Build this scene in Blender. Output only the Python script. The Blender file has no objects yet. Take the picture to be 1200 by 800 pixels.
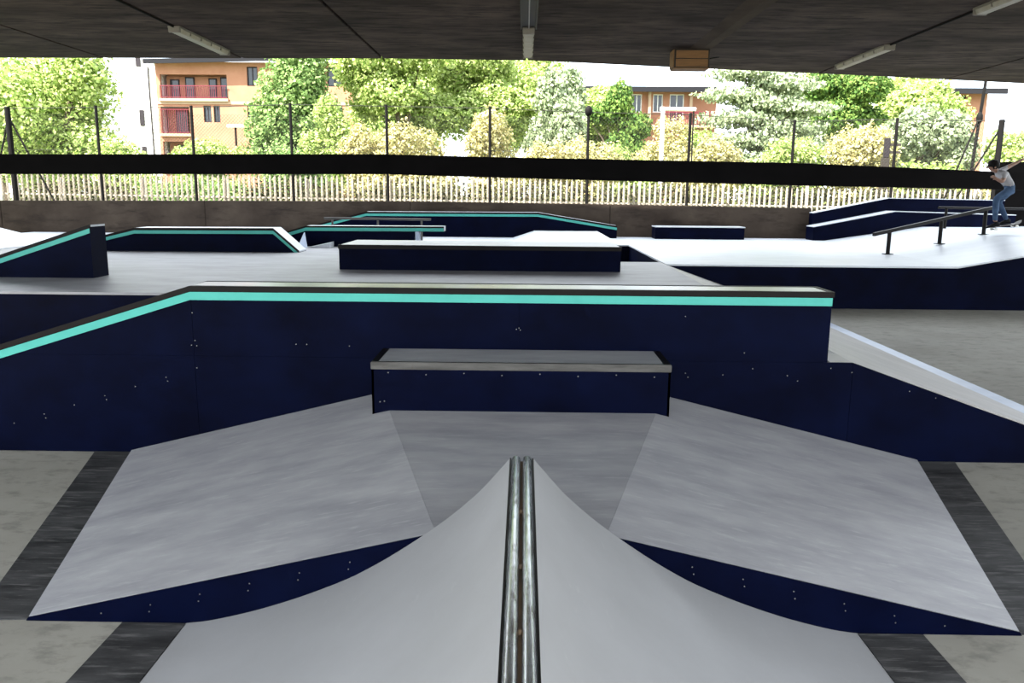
import bpy, bmesh, math, random
import numpy as np
from mathutils import Vector, Matrix

random.seed(4)
S = bpy.context.scene
COL = S.collection

# ------------------------------------------------------------------ camera
cam_d = bpy.data.cameras.new('camera')
cam = bpy.data.objects.new('camera', cam_d)
COL.objects.link(cam)
cam_d.sensor_width = 36.0
cam_d.lens = 950 / 1200 * 36.0
cam_d.clip_start, cam_d.clip_end = 0.05, 600
YAW, PITCH, ROLL = 0.0137, math.atan(176 / 950), 0.008
fw = Vector((-math.sin(YAW) * math.cos(PITCH), math.cos(YAW) * math.cos(PITCH), -math.sin(PITCH)))
rt = Vector((math.cos(YAW), math.sin(YAW), 0))
up = rt.cross(fw)
r2 = rt * math.cos(ROLL) + up * math.sin(ROLL)
u2 = -rt * math.sin(ROLL) + up * math.cos(ROLL)
m3 = Matrix((r2, u2, -fw)).transposed()
cam.matrix_world = Matrix.Translation((0, 0, 2.0)) @ m3.to_4x4()
S.camera = cam

# ------------------------------------------------------------------ light
world = bpy.data.worlds.new('world')
S.world = world
world.use_nodes = True
bg = world.node_tree.nodes['Background']
bg.inputs['Color'].default_value = (0.86, 0.93, 1.0, 1)
bg.inputs['Strength'].default_value = 1.5
sun_d = bpy.data.lights.new('sun', 'SUN')
sun_d.energy = 8.5
sun_d.angle = math.radians(0.6)
sun_d.color = (1.0, 0.95, 0.86)
sun = bpy.data.objects.new('sun', sun_d)
COL.objects.link(sun)
sun.rotation_euler = Vector((0.50, 0.48, -0.83)).to_track_quat('-Z', 'Y').to_euler()

vs = S.view_settings
vs.view_transform = 'Standard'
vs.look = 'None'
vs.gamma = 1.0
vs.use_curve_mapping = False
vs.exposure = 1.75

# ------------------------------------------------------------------ materials
MATS = {}


def mat(name, base, rough=0.6, var=None, scale=4.0, stretch=(1, 1, 1), detail=6.0, bump=0.0, bscale=40.0,
        metal=0.0, spec=0.5, spots=None, island=None, trans=0.0):
    """Procedural principled material: base colour, large noise to `var`, optional fine spots and bump."""
    if name in MATS:
        return MATS[name]
    m = bpy.data.materials.new(name)
    m.use_nodes = True
    nt = m.node_tree
    N, L = nt.nodes, nt.links
    p = N['Principled BSDF']
    p.inputs['Roughness'].default_value = rough
    p.inputs['Metallic'].default_value = metal
    p.inputs['Specular IOR Level'].default_value = spec
    p.inputs['Base Color'].default_value = (*base, 1)
    tc = N.new('ShaderNodeTexCoord')
    mp = N.new('ShaderNodeMapping')
    mp.inputs['Scale'].default_value = stretch
    L.new(tc.outputs['Object'], mp.inputs['Vector'])
    out = None
    if var is not None:
        nz = N.new('ShaderNodeTexNoise')
        nz.inputs['Scale'].default_value = scale
        nz.inputs['Detail'].default_value = detail
        nz.inputs['Roughness'].default_value = 0.62
        L.new(mp.outputs[0], nz.inputs['Vector'])
        rp = N.new('ShaderNodeValToRGB')
        rp.color_ramp.elements[0].position = 0.32
        rp.color_ramp.elements[1].position = 0.70
        rp.color_ramp.elements[0].color = (*base, 1)
        rp.color_ramp.elements[1].color = (*var, 1)
        L.new(nz.outputs['Fac'], rp.inputs['Fac'])
        out = rp.outputs['Color']
    if spots is not None:
        col, sc, lo, hi, st = spots
        mp2 = N.new('ShaderNodeMapping')
        mp2.inputs['Scale'].default_value = st
        L.new(tc.outputs['Object'], mp2.inputs['Vector'])
        n2 = N.new('ShaderNodeTexNoise')
        n2.inputs['Scale'].default_value = sc
        n2.inputs['Detail'].default_value = 8
        n2.inputs['Roughness'].default_value = 0.7
        L.new(mp2.outputs[0], n2.inputs['Vector'])
        r3 = N.new('ShaderNodeValToRGB')
        r3.color_ramp.elements[0].position = lo
        r3.color_ramp.elements[1].position = hi
        r3.color_ramp.elements[0].color = (0, 0, 0, 1)
        r3.color_ramp.elements[1].color = (1, 1, 1, 1)
        L.new(n2.outputs['Fac'], r3.inputs['Fac'])
        mx = N.new('ShaderNodeMix')
        mx.data_type = 'RGBA'
        L.new(r3.outputs['Color'], mx.inputs['Factor'])
        if out is not None:
            L.new(out, mx.inputs['A'])
        else:
            mx.inputs['A'].default_value = (*base, 1)
        mx.inputs['B'].default_value = (*col, 1)
        out = mx.outputs['Result']
    if island is not None:
        g = N.new('ShaderNodeNewGeometry')
        r4 = N.new('ShaderNodeValToRGB')
        els = r4.color_ramp.elements
        els[0].color = (*island[0], 1)
        els[1].color = (*island[-1], 1)
        for i, c in enumerate(island[1:-1]):
            e = els.new((i + 1) / (len(island) - 1))
            e.color = (*c, 1)
        L.new(g.outputs['Random Per Island'], r4.inputs['Fac'])
        out = r4.outputs['Color']
    if out is not None:
        L.new(out, p.inputs['Base Color'])
    if bump > 0:
        n3 = N.new('ShaderNodeTexNoise')
        n3.inputs['Scale'].default_value = bscale
        n3.inputs['Detail'].default_value = 5
        L.new(mp.outputs[0], n3.inputs['Vector'])
        b = N.new('ShaderNodeBump')
        b.inputs['Strength'].default_value = bump
        b.inputs['Distance'].default_value = 0.01
        L.new(n3.outputs['Fac'], b.inputs['Height'])
        L.new(b.outputs['Normal'], p.inputs['Normal'])
    if trans > 0:
        tr = N.new('ShaderNodeBsdfTranslucent')
        if out is not None:
            L.new(out, tr.inputs['Color'])
        ms = N.new('ShaderNodeMixShader')
        ms.inputs['Fac'].default_value = trans
        o = N['Material Output']
        L.new(p.outputs[0], ms.inputs[1])
        L.new(tr.outputs[0], ms.inputs[2])
        L.new(ms.outputs[0], o.inputs['Surface'])
    MATS[name] = m
    return m


NAVY = mat('navy_paint', (0.0004, 0.0009, 0.0062), 0.5, (0.0011, 0.0026, 0.0150), 1.8, (1, 1, 1.3), bump=0.06, bscale=30, spec=0.03,
           spots=((0.0018, 0.0034, 0.0155), 9, 0.62, 0.8, (1, 1, .5)))
TEAL = mat('teal_paint', (0.052, 0.34, 0.285), 0.5, (0.062, 0.375, 0.315), 6, spec=0.3)
DECK = mat('grey_deck', (0.225, 0.222, 0.236), 0.45, (0.335, 0.33, 0.335), 3.0, (.6, 1.7, 1), bump=0.05, bscale=18, spec=0.4,
           spots=((0.43, 0.425, 0.42), 11, 0.55, 0.85, (.4, 2.6, 1)))
SPINE = mat('smooth_grey_deck', (0.245, 0.244, 0.245), 0.52, (0.285, 0.283, 0.288), 1.2, (1, 1, 1), spec=0.25,
            spots=((0.325, 0.323, 0.325), 7, 0.62, 0.9, (2.5, .6, 1)))
DECKF = mat('worn_platform_deck', (0.20, 0.196, 0.204), 0.48, (0.32, 0.315, 0.33), 1.1, (1, 2.2, 1), spec=0.4,
            spots=((0.17, 0.163, 0.16), 3.2, 0.55, 0.8, (.5, 2.4, 1)))
BANKD = mat('worn_bank_deck', (0.26, 0.245, 0.23), 0.40, (0.37, 0.35, 0.33), 1.2, (.5, 1.2, 1),
            spots=((0.21, 0.19, 0.175), 3.0, 0.52, 0.8, (2.4, .35, 1)))
SKYLITDECK = mat('skylit_deck_tone', (0.46, 0.48, 0.52), 0.36, (0.56, 0.58, 0.62), 1.2, (1, 1.8, 1), spec=0.8)  # grey deck paint made paler to stand in for strong sky light
BLACKSTEEL = mat('black_steel', (0.0045, 0.0038, 0.0036), 0.45, (0.008, 0.0065, 0.006), 9, spec=0.10)
PLATE = mat('dark_steel_plate', (0.012, 0.012, 0.0125), 0.6, (0.060, 0.059, 0.059), 2.4, (1.0, 4.0, 1), spec=0.25,
            spots=((0.17, 0.165, 0.16), 7, 0.52, 0.80, (.5, 4, 1)), bump=0.05)
STEEL = mat('scratched_steel', (0.06, 0.057, 0.053), 0.55, (0.115, 0.110, 0.102), 6, (.6, 4, 4), metal=0.75,
            spots=((0.07, 0.05, 0.04), 14, 0.60, 0.75, (1, 1, 1)))
COPING = mat('polished_coping', (0.66, 0.67, 0.69), 0.24, (0.40, 0.40, 0.41), 4, (9, 1.6, 9), metal=0.92,
             spots=((0.13, 0.11, 0.09), 6, 0.50, 0.68, (7, 1.4, 7)))
RUST = mat('rusty_weld', (0.10, 0.07, 0.05), 0.7, (0.20, 0.13, 0.07), 20, (1, .3, 1), metal=0.3)
STRIP = mat('pale_steel_plate', (0.27, 0.32, 0.42), 0.36, (0.37, 0.42, 0.52), 3, (1, 1, 1), metal=0.35)
CONC = mat('floor_concrete', (0.205, 0.193, 0.163), 0.72, (0.295, 0.28, 0.24), 0.8, (1, 1, 1), bump=0.12, bscale=25,
           spots=((0.12, 0.114, 0.098), 5.0, 0.50, 0.74, (1, 1.8, 1)))
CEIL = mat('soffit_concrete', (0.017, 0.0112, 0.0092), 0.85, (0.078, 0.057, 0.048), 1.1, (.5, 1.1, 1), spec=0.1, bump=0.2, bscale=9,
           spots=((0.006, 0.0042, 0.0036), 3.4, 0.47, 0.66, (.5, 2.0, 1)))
CEILJ = mat('soffit_joint', (0.012, 0.011, 0.011), 0.9)
STAIN = mat('stained_mortar', (0.030, 0.021, 0.015), 0.9, (0.055, 0.040, 0.029), 2.0, (1, .6, 1), spec=0.1)
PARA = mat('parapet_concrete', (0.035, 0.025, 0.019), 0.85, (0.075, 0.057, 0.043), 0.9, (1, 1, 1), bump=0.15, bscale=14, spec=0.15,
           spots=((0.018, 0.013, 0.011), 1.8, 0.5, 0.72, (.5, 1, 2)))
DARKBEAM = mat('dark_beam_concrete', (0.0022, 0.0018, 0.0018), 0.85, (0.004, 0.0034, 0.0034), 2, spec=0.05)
FIXBODY = mat('lamp_body', (0.16, 0.145, 0.125), 0.5, (0.12, 0.105, 0.09), 6)
DIFF = mat('lamp_diffuser', (0.27, 0.25, 0.215), 0.4, (0.19, 0.17, 0.14), 5)
CABLE = mat('cable_grey', (0.25, 0.24, 0.23), 0.5)
TIMBER = mat('box_timber', (0.125, 0.056, 0.015), 0.7, (0.18, 0.085, 0.026), 3, (1, 1, 8))
TIMBERD = mat('box_dark', (0.02, 0.014, 0.01), 0.8)
SCREW = mat('screw_zinc', (0.14, 0.14, 0.14), 0.5, metal=0.6)
GALV = mat('galvanised_pale', (0.46, 0.40, 0.34), 0.6, (0.30, 0.26, 0.22), 2.0, spec=0.2)
POSTM = mat('fence_post_steel', (0.006, 0.0055, 0.0055), 0.7, spec=0.1)
WIREM = mat('chain_link_wire', (0.035, 0.035, 0.03), 0.7, spec=0.1)
WHITEPOLE = mat('white_pole', (0.75, 0.75, 0.73), 0.5)
GRASS = mat('grass_ground', (0.10, 0.13, 0.05), 0.95, (0.20, 0.22, 0.10), 0.3)
APRON = mat('pale_asphalt', (0.22, 0.22, 0.21), 0.9, (0.30, 0.30, 0.28), 0.4)
BRICK = mat('terracotta_brick', (0.27, 0.122, 0.076), 0.85, (0.34, 0.17, 0.11), 0.6, spec=0.2)
CREAM = mat('cream_render', (0.32, 0.22, 0.15), 0.85)
WHITEW = mat('white_render', (0.78, 0.76, 0.73), 0.85)
GLASS = mat('dark_window_glass', (0.02, 0.025, 0.032), 0.12)
FRAME = mat('window_frame_dark', (0.022, 0.018, 0.022), 0.6, spec=0.15)
FRAMEW = mat('window_frame_white', (0.7, 0.7, 0.7), 0.5)
RAILRED = mat('maroon_railing', (0.13, 0.02, 0.032), 0.6, spec=0.2)
SLATE = mat('blue_grey_roof', (0.24, 0.30, 0.36), 0.6, (0.30, 0.36, 0.42), 1.0)
EAVE = mat('dark_eave', (0.014, 0.014, 0.017), 0.8, spec=0.1)
BARK = mat('bark', (0.07, 0.05, 0.035), 0.9, (0.12, 0.09, 0.065), 4, (4, 4, 1))
LF_LIGHT = mat('leaves_yellow_green', (.3, .4, .1), .7, spec=0.12, island=[(.25, .36, .08), (.44, .54, .18), (.58, .64, .29), (.10, .18, .03), (.40, .50, .15)], trans=.35)
LF_GREEN = mat('leaves_mid_green', (.2, .3, .1), .7, spec=0.12, island=[(.06, .13, .03), (.18, .28, .085), (.33, .43, .17), (.09, .18, .045)], trans=.3)
LF_DARK = mat('leaves_dark_green', (.1, .2, .1), .7, spec=0.12, island=[(.03, .075, .018), (.09, .17, .035), (.18, .26, .06), (.05, .11, .025)], trans=.25)
LF_SILVER = mat('leaves_silver_green', (.4, .45, .35), .7, spec=0.12, island=[(.15, .20, .11), (.30, .37, .21), (.46, .51, .33), (.08, .12, .055)], trans=.25)
LF_GOLD = mat('leaves_golden', (.5, .45, .2), .7, spec=0.12, island=[(.30, .27, .10), (.50, .45, .20), (.62, .57, .33), (.22, .24, .07)], trans=.3)
LF_HEDGE = mat('leaves_dark_hedge', (.05, .05, .03), .8, spec=0.1, island=[(.035, .032, .018), (.075, .062, .035), (.10, .115, .04), (.02, .02, .012)], trans=.1)  # dark brown-green leaf tones behind the pales
CAPTOP = mat('cap_reflection_tone', (0.62, 0.62, 0.63), 0.22, (0.72, 0.72, 0.73), 3, (1, 2, 1), spec=0.8)  # grey cap coloured near white for the bright reflection on its top
SKIN = mat('skin', (0.17, 0.085, 0.055), 0.6)
SHIRT = mat('grey_white_cotton', (0.26, 0.25, 0.26), 0.85, (0.17, 0.16, 0.165), 5)
JEANS = mat('blue_denim', (0.020, 0.038, 0.075), 0.85, (0.055, 0.088, 0.145), 5, spec=0.1)
HAIR = mat('dark_hair', (0.004, 0.003, 0.003), 0.7, spec=0.1)
SHOE = mat('black_shoe', (0.004, 0.004, 0.005), 0.7, spec=0.1)
WOODB = mat('board_ply', (0.06, 0.05, 0.045), 0.6)
WHEEL = mat('white_wheel', (0.7, 0.68, 0.62), 0.5)


# ------------------------------------------------------------------ mesh helpers
def link(name, me, material=None, parent=None):
    o = bpy.data.objects.new(name, me)
    COL.objects.link(o)
    if material is not None:
        me.materials.append(material)
    if parent is not None:
        o.parent = parent
    return o


def pyd(verts, faces):
    me = bpy.data.meshes.new('mesh')
    me.from_pydata([tuple(v) for v in verts], [], faces)
    me.update()
    bm = bmesh.new()
    bm.from_mesh(me)
    bmesh.ops.recalc_face_normals(bm, faces=bm.faces)
    bm.to_mesh(me)
    bm.free()
    return me


class MB:
    def __init__(self):
        self.v, self.f = [], []

    def add(self, vs_, fs_):
        k = len(self.v)
        self.v += [tuple(q) for q in vs_]
        self.f += [tuple(i + k for i in f) for f in fs_]
        return self

    def box(self, x0, x1, y0, y1, z0, z1):
        return self.add([(x0, y0, z0), (x1, y0, z0), (x1, y1, z0), (x0, y1, z0), (x0, y0, z1), (x1, y0, z1), (x1, y1, z1), (x0, y1, z1)],
                        [(0, 3, 2, 1), (4, 5, 6, 7), (0, 1, 5, 4), (1, 2, 6, 5), (2, 3, 7, 6), (3, 0, 4, 7)])

    def prism(self, a, b):
        """two matching polygons (lists of 3-D points) joined into a closed prism"""
        n = len(a)
        return self.add(list(a) + list(b), [tuple(range(n - 1, -1, -1)), tuple(range(n, 2 * n))] +
                        [(i, (i + 1) % n, n + (i + 1) % n, n + i) for i in range(n)])

    def py(self, poly, y0, y1):
        return self.prism([(x, y0, z) for x, z in poly], [(x, y1, z) for x, z in poly])

    def pz(self, poly, z0, z1):
        return self.prism([(x, y, z0) for x, y in poly], [(x, y, z1) for x, y in poly])

    def px(self, poly, x0, x1):
        return self.prism([(x0, y, z) for y, z in poly], [(x1, y, z) for y, z in poly])

    def slab(self, top, t):
        return self.prism([(x, y, z - t) for x, y, z in top], top)

    def tube(self, pts, r, n=8, caps=True):
        pts = [Vector(p) for p in pts]
        rings = []
        for i, p in enumerate(pts):
            d = (pts[min(i + 1, len(pts) - 1)] - pts[max(i - 1, 0)]).normalized()
            a = Vector((0, 0, 1)) if abs(d.z) < .9 else Vector((1, 0, 0))
            s = d.cross(a).normalized()
            t = s.cross(d)
            rr = r[i] if isinstance(r, (list, tuple)) else r
            rings.append([p + (s * math.cos(2 * math.pi * k / n) + t * math.sin(2 * math.pi * k / n)) * rr for k in range(n)])
        v = [q for g in rings for q in g]
        f = []
        for i in range(len(pts) - 1):
            for k in range(n):
                f.append((i * n + k, i * n + (k + 1) % n, (i + 1) * n + (k + 1) % n, (i + 1) * n + k))
        if caps:
            f.append(tuple(range(n - 1, -1, -1)))
            f.append(tuple((len(pts) - 1) * n + k for k in range(n)))
        return self.add(v, f)

    def build(self, name, material, parent=None, smooth=False, bevel=0.0):
        me = pyd(self.v, self.f)
        if bevel > 0:
            bm = bmesh.new()
            bm.from_mesh(me)
            bmesh.ops.bevel(bm, geom=[e for e in bm.edges if len(e.link_faces) == 2 and e.calc_face_angle(0) > .5],
                            offset=bevel, segments=2, affect='EDGES', clamp_overlap=True)
            bm.to_mesh(me)
            bm.free()
        if smooth:
            me.polygons.foreach_set('use_smooth', [True] * len(me.polygons))
            me.set_sharp_from_angle(angle=math.radians(50))
        o = link(name, me, material, parent)
        return o


def thing(name, label, cat, loc=(0, 0, 0), group=None):
    """Empty at the base of a thing; children are built in world coordinates and shifted to it."""
    o = bpy.data.objects.new(name, None)
    COL.objects.link(o)
    o.empty_display_size = 0.1
    o['label'], o['category'] = label, cat
    if group:
        o['group'] = group
    o['_base'] = loc
    return o


def settle(o):
    """move the root Empty to its base point while the parts keep their world place"""
    b = Vector(o['_base'])
    del o['_base']
    for c in o.children:
        c.location = Vector(c.location) - b
    o.location = b


def tag(o, label, cat, group=None):
    o['label'], o['category'] = label, cat
    if group:
        o['group'] = group
    return o


def struct(o):
    o['kind'] = 'structure'
    return o


def clip(poly, a, b, c):
    """keep the part of a convex 2-D polygon where a*x+b*y <= c"""
    out = []
    for i in range(len(poly)):
        p, q = poly[i], poly[(i + 1) % len(poly)]
        dp, dq = a * p[0] + b * p[1] - c, a * q[0] + b * q[1] - c
        if dp <= 0:
            out.append(p)
        if dp * dq < 0:
            t = dp / (dp - dq)
            out.append((p[0] + (q[0] - p[0]) * t, p[1] + (q[1] - p[1]) * t))
    return out


def screws(parent, pts, y, r=0.004):
    b = MB()
    for x, z in pts:
        n = 6
        ring = [(x + r * math.cos(k * math.pi / 3), y - .002, z + r * math.sin(k * math.pi / 3)) for k in range(n)]
        ring2 = [(p[0], y + .004, p[2]) for p in ring]
        b.prism(ring, ring2)
    o = b.build('screw_heads', SCREW, parent)
    o['kind'] = 'stuff'
    return o


# ================================================================== SETTING
b = MB()
b.box(-19, 19, -9, 23.25, -0.35, 0)
struct(b.build('floor', CONC))
b = MB()
b.box(-260, 260, -200, 300, -0.6, -0.36)
b2 = struct(b.build('ground', GRASS))
b = MB()
b.box(-40, 40, -40, -9, -0.355, -0.02)
struct(b.build('forecourt_paving', APRON))

# roof deck: slab + soffit panels separated by joints that run away from the camera
EDGE = [(-21, 17.4), (-8.1, 17.15), (-2.85, 17.0), (0.08, 17.15), (3.33, 18.0), (7.3, 18.93), (11.8, 20.15), (12.8, 20.42)]  # soffit height, edge, joints, lamps and timber box scaled down about the camera
ZC = 4.6          # soffit height
RB = -0.45         # rear edge of the deck, behind the camera


def edge_y(x):
    for (xa, ya), (xb, yb) in zip(EDGE, EDGE[1:]):
        if xa <= x <= xb:
            return ya + (yb - ya) * (x - xa) / (xb - xa)
    return EDGE[-1][1]


# unseen near end of the deck cut narrower to let in side light
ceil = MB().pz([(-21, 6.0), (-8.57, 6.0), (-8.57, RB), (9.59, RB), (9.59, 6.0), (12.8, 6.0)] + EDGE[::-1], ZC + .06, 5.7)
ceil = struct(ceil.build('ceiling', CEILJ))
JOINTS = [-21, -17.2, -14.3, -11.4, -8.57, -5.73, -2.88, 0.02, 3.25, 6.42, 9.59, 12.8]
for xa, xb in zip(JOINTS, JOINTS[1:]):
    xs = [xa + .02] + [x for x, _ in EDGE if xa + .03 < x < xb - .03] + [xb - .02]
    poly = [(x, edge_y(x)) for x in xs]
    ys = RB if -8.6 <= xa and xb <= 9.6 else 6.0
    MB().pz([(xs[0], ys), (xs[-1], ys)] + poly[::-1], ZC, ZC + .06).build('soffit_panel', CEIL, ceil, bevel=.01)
# mortar fillet smeared along one joint
MB().prism([(3.02, 6.5, ZC), (3.50, 6.5, ZC), (3.27, 6.5, ZC - .028)], [(3.0, 15.6, ZC), (3.40, 15.6, ZC), (3.21, 15.6, ZC - .024)]).build('mortar_fillet', STAIN, ceil)
# added unseen walls above the deck edges, keeping the sun off the park
bar = MB()
for (xa, ya), (xb, yb) in zip(EDGE, EDGE[1:]):
    bar.prism([(xa, ya - .3, 5.7), (xa, ya, 5.7), (xa, ya, 12.0), (xa, ya - .15, 12.0)], [(xb, yb - .3, 5.7), (xb, yb, 5.7), (xb, yb, 12.0), (xb, yb - .15, 12.0)])
bar.box(-8.57, 9.59, RB, RB + .3, 5.7, 7.0)
struct(bar.build('added_sun_wall', CEIL))

# invented columns, out of view at the sides of the deck
for i, (x, y) in enumerate([(-17, 7), (-17, 14), (12.2, 7), (12.2, 13)]):
    struct(MB().pz([(x - .45, y - .35), (x - .35, y - .45), (x + .35, y - .45), (x + .45, y - .35), (x + .45, y + .35), (x + .35, y + .45), (x - .35, y + .45), (x - .45, y + .35)], 0, ZC).build('column_%d' % (i + 1), CEIL))

# parapet wall at the back, in cast lengths
par = bpy.data.objects.new('wall_back', None)
COL.objects.link(par)
struct(par)
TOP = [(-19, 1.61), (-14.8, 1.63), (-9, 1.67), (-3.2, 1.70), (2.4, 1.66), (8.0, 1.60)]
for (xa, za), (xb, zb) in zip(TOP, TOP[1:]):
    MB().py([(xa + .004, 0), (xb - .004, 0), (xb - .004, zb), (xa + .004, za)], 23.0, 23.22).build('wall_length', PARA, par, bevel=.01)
# dark horizontal beam above the parapet
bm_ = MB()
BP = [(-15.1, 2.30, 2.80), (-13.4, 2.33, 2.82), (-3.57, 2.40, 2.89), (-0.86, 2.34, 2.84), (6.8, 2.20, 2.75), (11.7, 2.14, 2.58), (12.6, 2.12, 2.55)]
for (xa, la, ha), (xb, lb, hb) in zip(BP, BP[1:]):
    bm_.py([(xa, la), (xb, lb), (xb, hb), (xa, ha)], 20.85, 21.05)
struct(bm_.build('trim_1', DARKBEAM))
b = MB()
b.box(13.2, 20, 22.95, 23.35, 0, 2.9)
struct(b.build('wall_right', DARKBEAM, bevel=.02))

# ================================================================== FOREGROUND RAMPS
# --- spine: two curved transitions back to back, copings run away from the camera
PROF = [(.052, .828), (.12, .747), (.19, .668), (.274, .59), (.352, .525), (.45, .452), (.589, .357), (.72, .278), (.83, .222), (1.03, .140), (1.24, .070), (1.44, .02), (1.56, .003)]
Y0, Y1 = 0.55, 3.466
sp = thing('spine_ramp', 'grey spine ramp with two steel copings, nearest ramp in the middle foreground', 'ramp', (0, 2, 0))


def catmull(pts, n=4):
    out = []
    for i in range(len(pts) - 1):
        p0, p1, p2, p3 = pts[max(i - 1, 0)], pts[i], pts[i + 1], pts[min(i + 2, len(pts) - 1)]
        for k in range(n):
            t = k / n
            out.append(tuple(.5 * (2 * p1[j] + (p2[j] - p0[j]) * t + (2 * p0[j] - 5 * p1[j] + 4 * p2[j] - p3[j]) * t * t + (3 * p1[j] - p0[j] - 3 * p2[j] + p3[j]) * t ** 3) for j in range(2)))
    return out + [pts[-1]]


SM = catmull(PROF)
for s in (-1, 1):
    v, f = [], []
    for x, z in SM:
        v += [(s * x, Y0, z), (s * x, Y1, z), (s * x, Y0, max(z - .02, .0005)), (s * x, Y1, max(z - .02, .0005))]
    n = len(SM)
    for i in range(n - 1):
        a, c = 4 * i, 4 * i + 4
        f += [(a, a + 1, c + 1, c), (a + 2, c + 2, c + 3, a + 3), (a, c, c + 2, a + 2), (a + 1, a + 3, c + 3, c + 1)]
    f += [(0, 2, 3, 1), (4 * n - 4, 4 * n - 3, 4 * n - 1, 4 * n - 2)]
    o = MB().add(v, f).build('transition_surface', SPINE, sp)
    for pg in o.data.polygons:
        pg.use_smooth = True
    o.data.set_sharp_from_angle(angle=math.radians(35))
    # coping pipe with rounded far end
    cx, cz, r = s * .0248, .823, .0205
    pts = [(cx, Y0, cz), (cx, Y1 - .01, cz), (cx, Y1 - .003, cz), (cx, Y1 + .001, cz)]
    MB().tube(pts, [r, r, r * .9, r * .55], 20).build('coping_pipe', COPING, sp, smooth=True)
    # thin black gap strip beside the coping
    MB().box(min(s * .046, s * .053), max(s * .046, s * .053), Y0, Y1, .79, .829).build('coping_seat', BLACKSTEEL, sp)
    # transition threshold plate on the floor
    xa, xb = sorted((s * 1.562, s * 1.86))
    MB().box(xa, xb, Y0, 3.46, .0, .006).build('threshold_plate', PLATE, sp)
MB().box(-.0055, .0055, Y0, Y1 - .004, .795, .815).build('weld_seam', RUST, sp)
for yw in (1.75, 2.02, 2.41, 2.86):
    MB().tube([(0, yw - .012, .822), (0, yw - .006, .826), (0, yw + .006, .826), (0, yw + .012, .822)], [.003, .006, .006, .003], 8).build('weld_bead', RUST, sp, smooth=True)
endp = [(-x, z - .021) for x, z in SM if z > .03] + [(x, z - .021) for x, z in SM[::-1] if z > .03]
MB().py([(-1.45, 0)] + [(-x, z) for x, z in [(q[0], q[1]) for q in [(-e[0], e[1]) for e in endp[:1]]][:0]] + endp[:0] + [(x, z) for x, z in ([(-a, c - .021) for a, c in SM[::-1] if c > .03] + [(a, c - .021) for a, c in SM if c > .03])] + [(1.45, 0)], Y1 - .02, Y1 - .002).build('end_panel', NAVY, sp)
settle(sp)

# --- hip pyramid behind the spine
YF, YB = 3.48, 5.94
FZ, BZ = .463, .50
FX, BX, FFX, BFX = .39, 1.06, 2.31, 3.005
py_ = thing('hip_pyramid', 'wide grey hip pyramid with flat top and blue sides behind the spine', 'ramp', (0, 4.7, 0))
T = .018
MB().slab([(-FX + .001, YF, FZ), (FX - .001, YF, FZ), (BX - .001, YB, BZ), (-BX + .001, YB, BZ)], T).build('top_panel', DECK, py_)
for s in (-1, 1):
    q = [(s * FX, YF, FZ), (s * BX, YB, BZ), (s * BFX, YB, T + .001), (s * FFX, YF, T + .001)]
    if s < 0:
        q = q[::-1]
    MB().slab(q, T).build('bank_panel', DECK, py_)
    # blue front side below the bank
    poly = [(s * (FFX + .01), 0.0), (s * .41, 0.0), (s * .41, FZ - .005), (s * FFX, T - .002)]
    MB().py(poly, YF - .010, YF - .0015).build('side_panel', NAVY, py_)
    # thin bottom edge of bank and steel plate along its foot
    pl = [(s * FFX, YF), (s * BFX, YB), (s * (BFX + .285), YB), (s * (FFX + .255), YF - .02)]
    MB().pz(pl, 0, .006).build('threshold_plate', PLATE, py_)
    pts = []
    for k in range(7):
        x = .55 + k * .235
        zt = FZ * (FFX - x) / (FFX - FX)
        pts += [(s * x, zt - .05), (s * (x + .008), zt - .085)] if zt > .11 else [(s * x, zt - .04)]
    screws(py_, pts, YF - .010, .0036)
settle(py_)

# --- low ledge block standing on the pyramid against the wall
bl = thing('manual_ledge', 'low blue ledge block with steel edging on the pyramid top', 'ledge', (0, 5.7, .5))
LX0, LX1, LY0, LY1, LZ0, LZ1 = -1.048, 1.022, 5.45, 5.945, .455, .838
MB().box(LX0 + .016, LX1 - .016, LY0 + .016, LY1, .505, LZ1 - .02).build('core', NAVY, bl)


def bank_top(x, y):
    t = (y - YF) / (YB - YF)
    fx, bz, ffx = FX + (BX - FX) * t, FZ + (BZ - FZ) * t, FFX + (BFX - FFX) * t
    return bz if abs(x) < fx else bz * (ffx - abs(x)) / (ffx - fx)


xs = [LX0 + .004, -.92, .92, LX1 - .004]
MB().py([(x, bank_top(x, LY0) + .001) for x in xs] + [(LX1 - .004, LZ1 - .045), (LX0 + .004, LZ1 - .045)], LY0, LY0 + .016).build('front_panel', NAVY, bl)
for s, x in ((-1, LX0 + .004), (1, LX1 - .004)):
    xa, xb = sorted((x, x - s * .016))
    MB().px([(LY0, bank_top(x, LY0)), (LY1, bank_top(x, LY1)), (LY1, LZ1 - .045), (LY0, LZ1 - .045)], xa, xb).build('end_panel', NAVY, bl)
MB().box(LX0 + .05, LX1 - .05, LY0 + .03, LY1, LZ1 - .02, LZ1 - .002).build('top_panel', DECK, bl)
MB().box(LX0, LX1, LY0 - .006, LY0 + .03, LZ1 - .052, LZ1).build('front_edging', STEEL, bl, bevel=.004)
for s, x in ((-1, LX0), (1, LX1)):
    xa, xb = sorted((x, x - s * .05))
    MB().box(xa, xb, LY0 + .03, LY1, LZ1 - .05, LZ1).build('end_edging', BLACKSTEEL, bl, bevel=.003)
screws(bl, [(LX0 + .12 + i * .262, LZ1 - .075 - .012 * (i % 2)) for i in range(8)] + [(LX0 + .09, .56), (LX0 + .06, .555)], LY0, .005)
settle(bl)

# --- long navy ledge wall
WY = 5.95
XC, XR, ZT = -2.478, 2.272, 1.292
SL = .312
ZB = .762
ww = thing('ledge_wall', 'long navy ledge wall with bright turquoise stripe and black coping behind the pyramid', 'ledge', (0, 6.1, 0))


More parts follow.
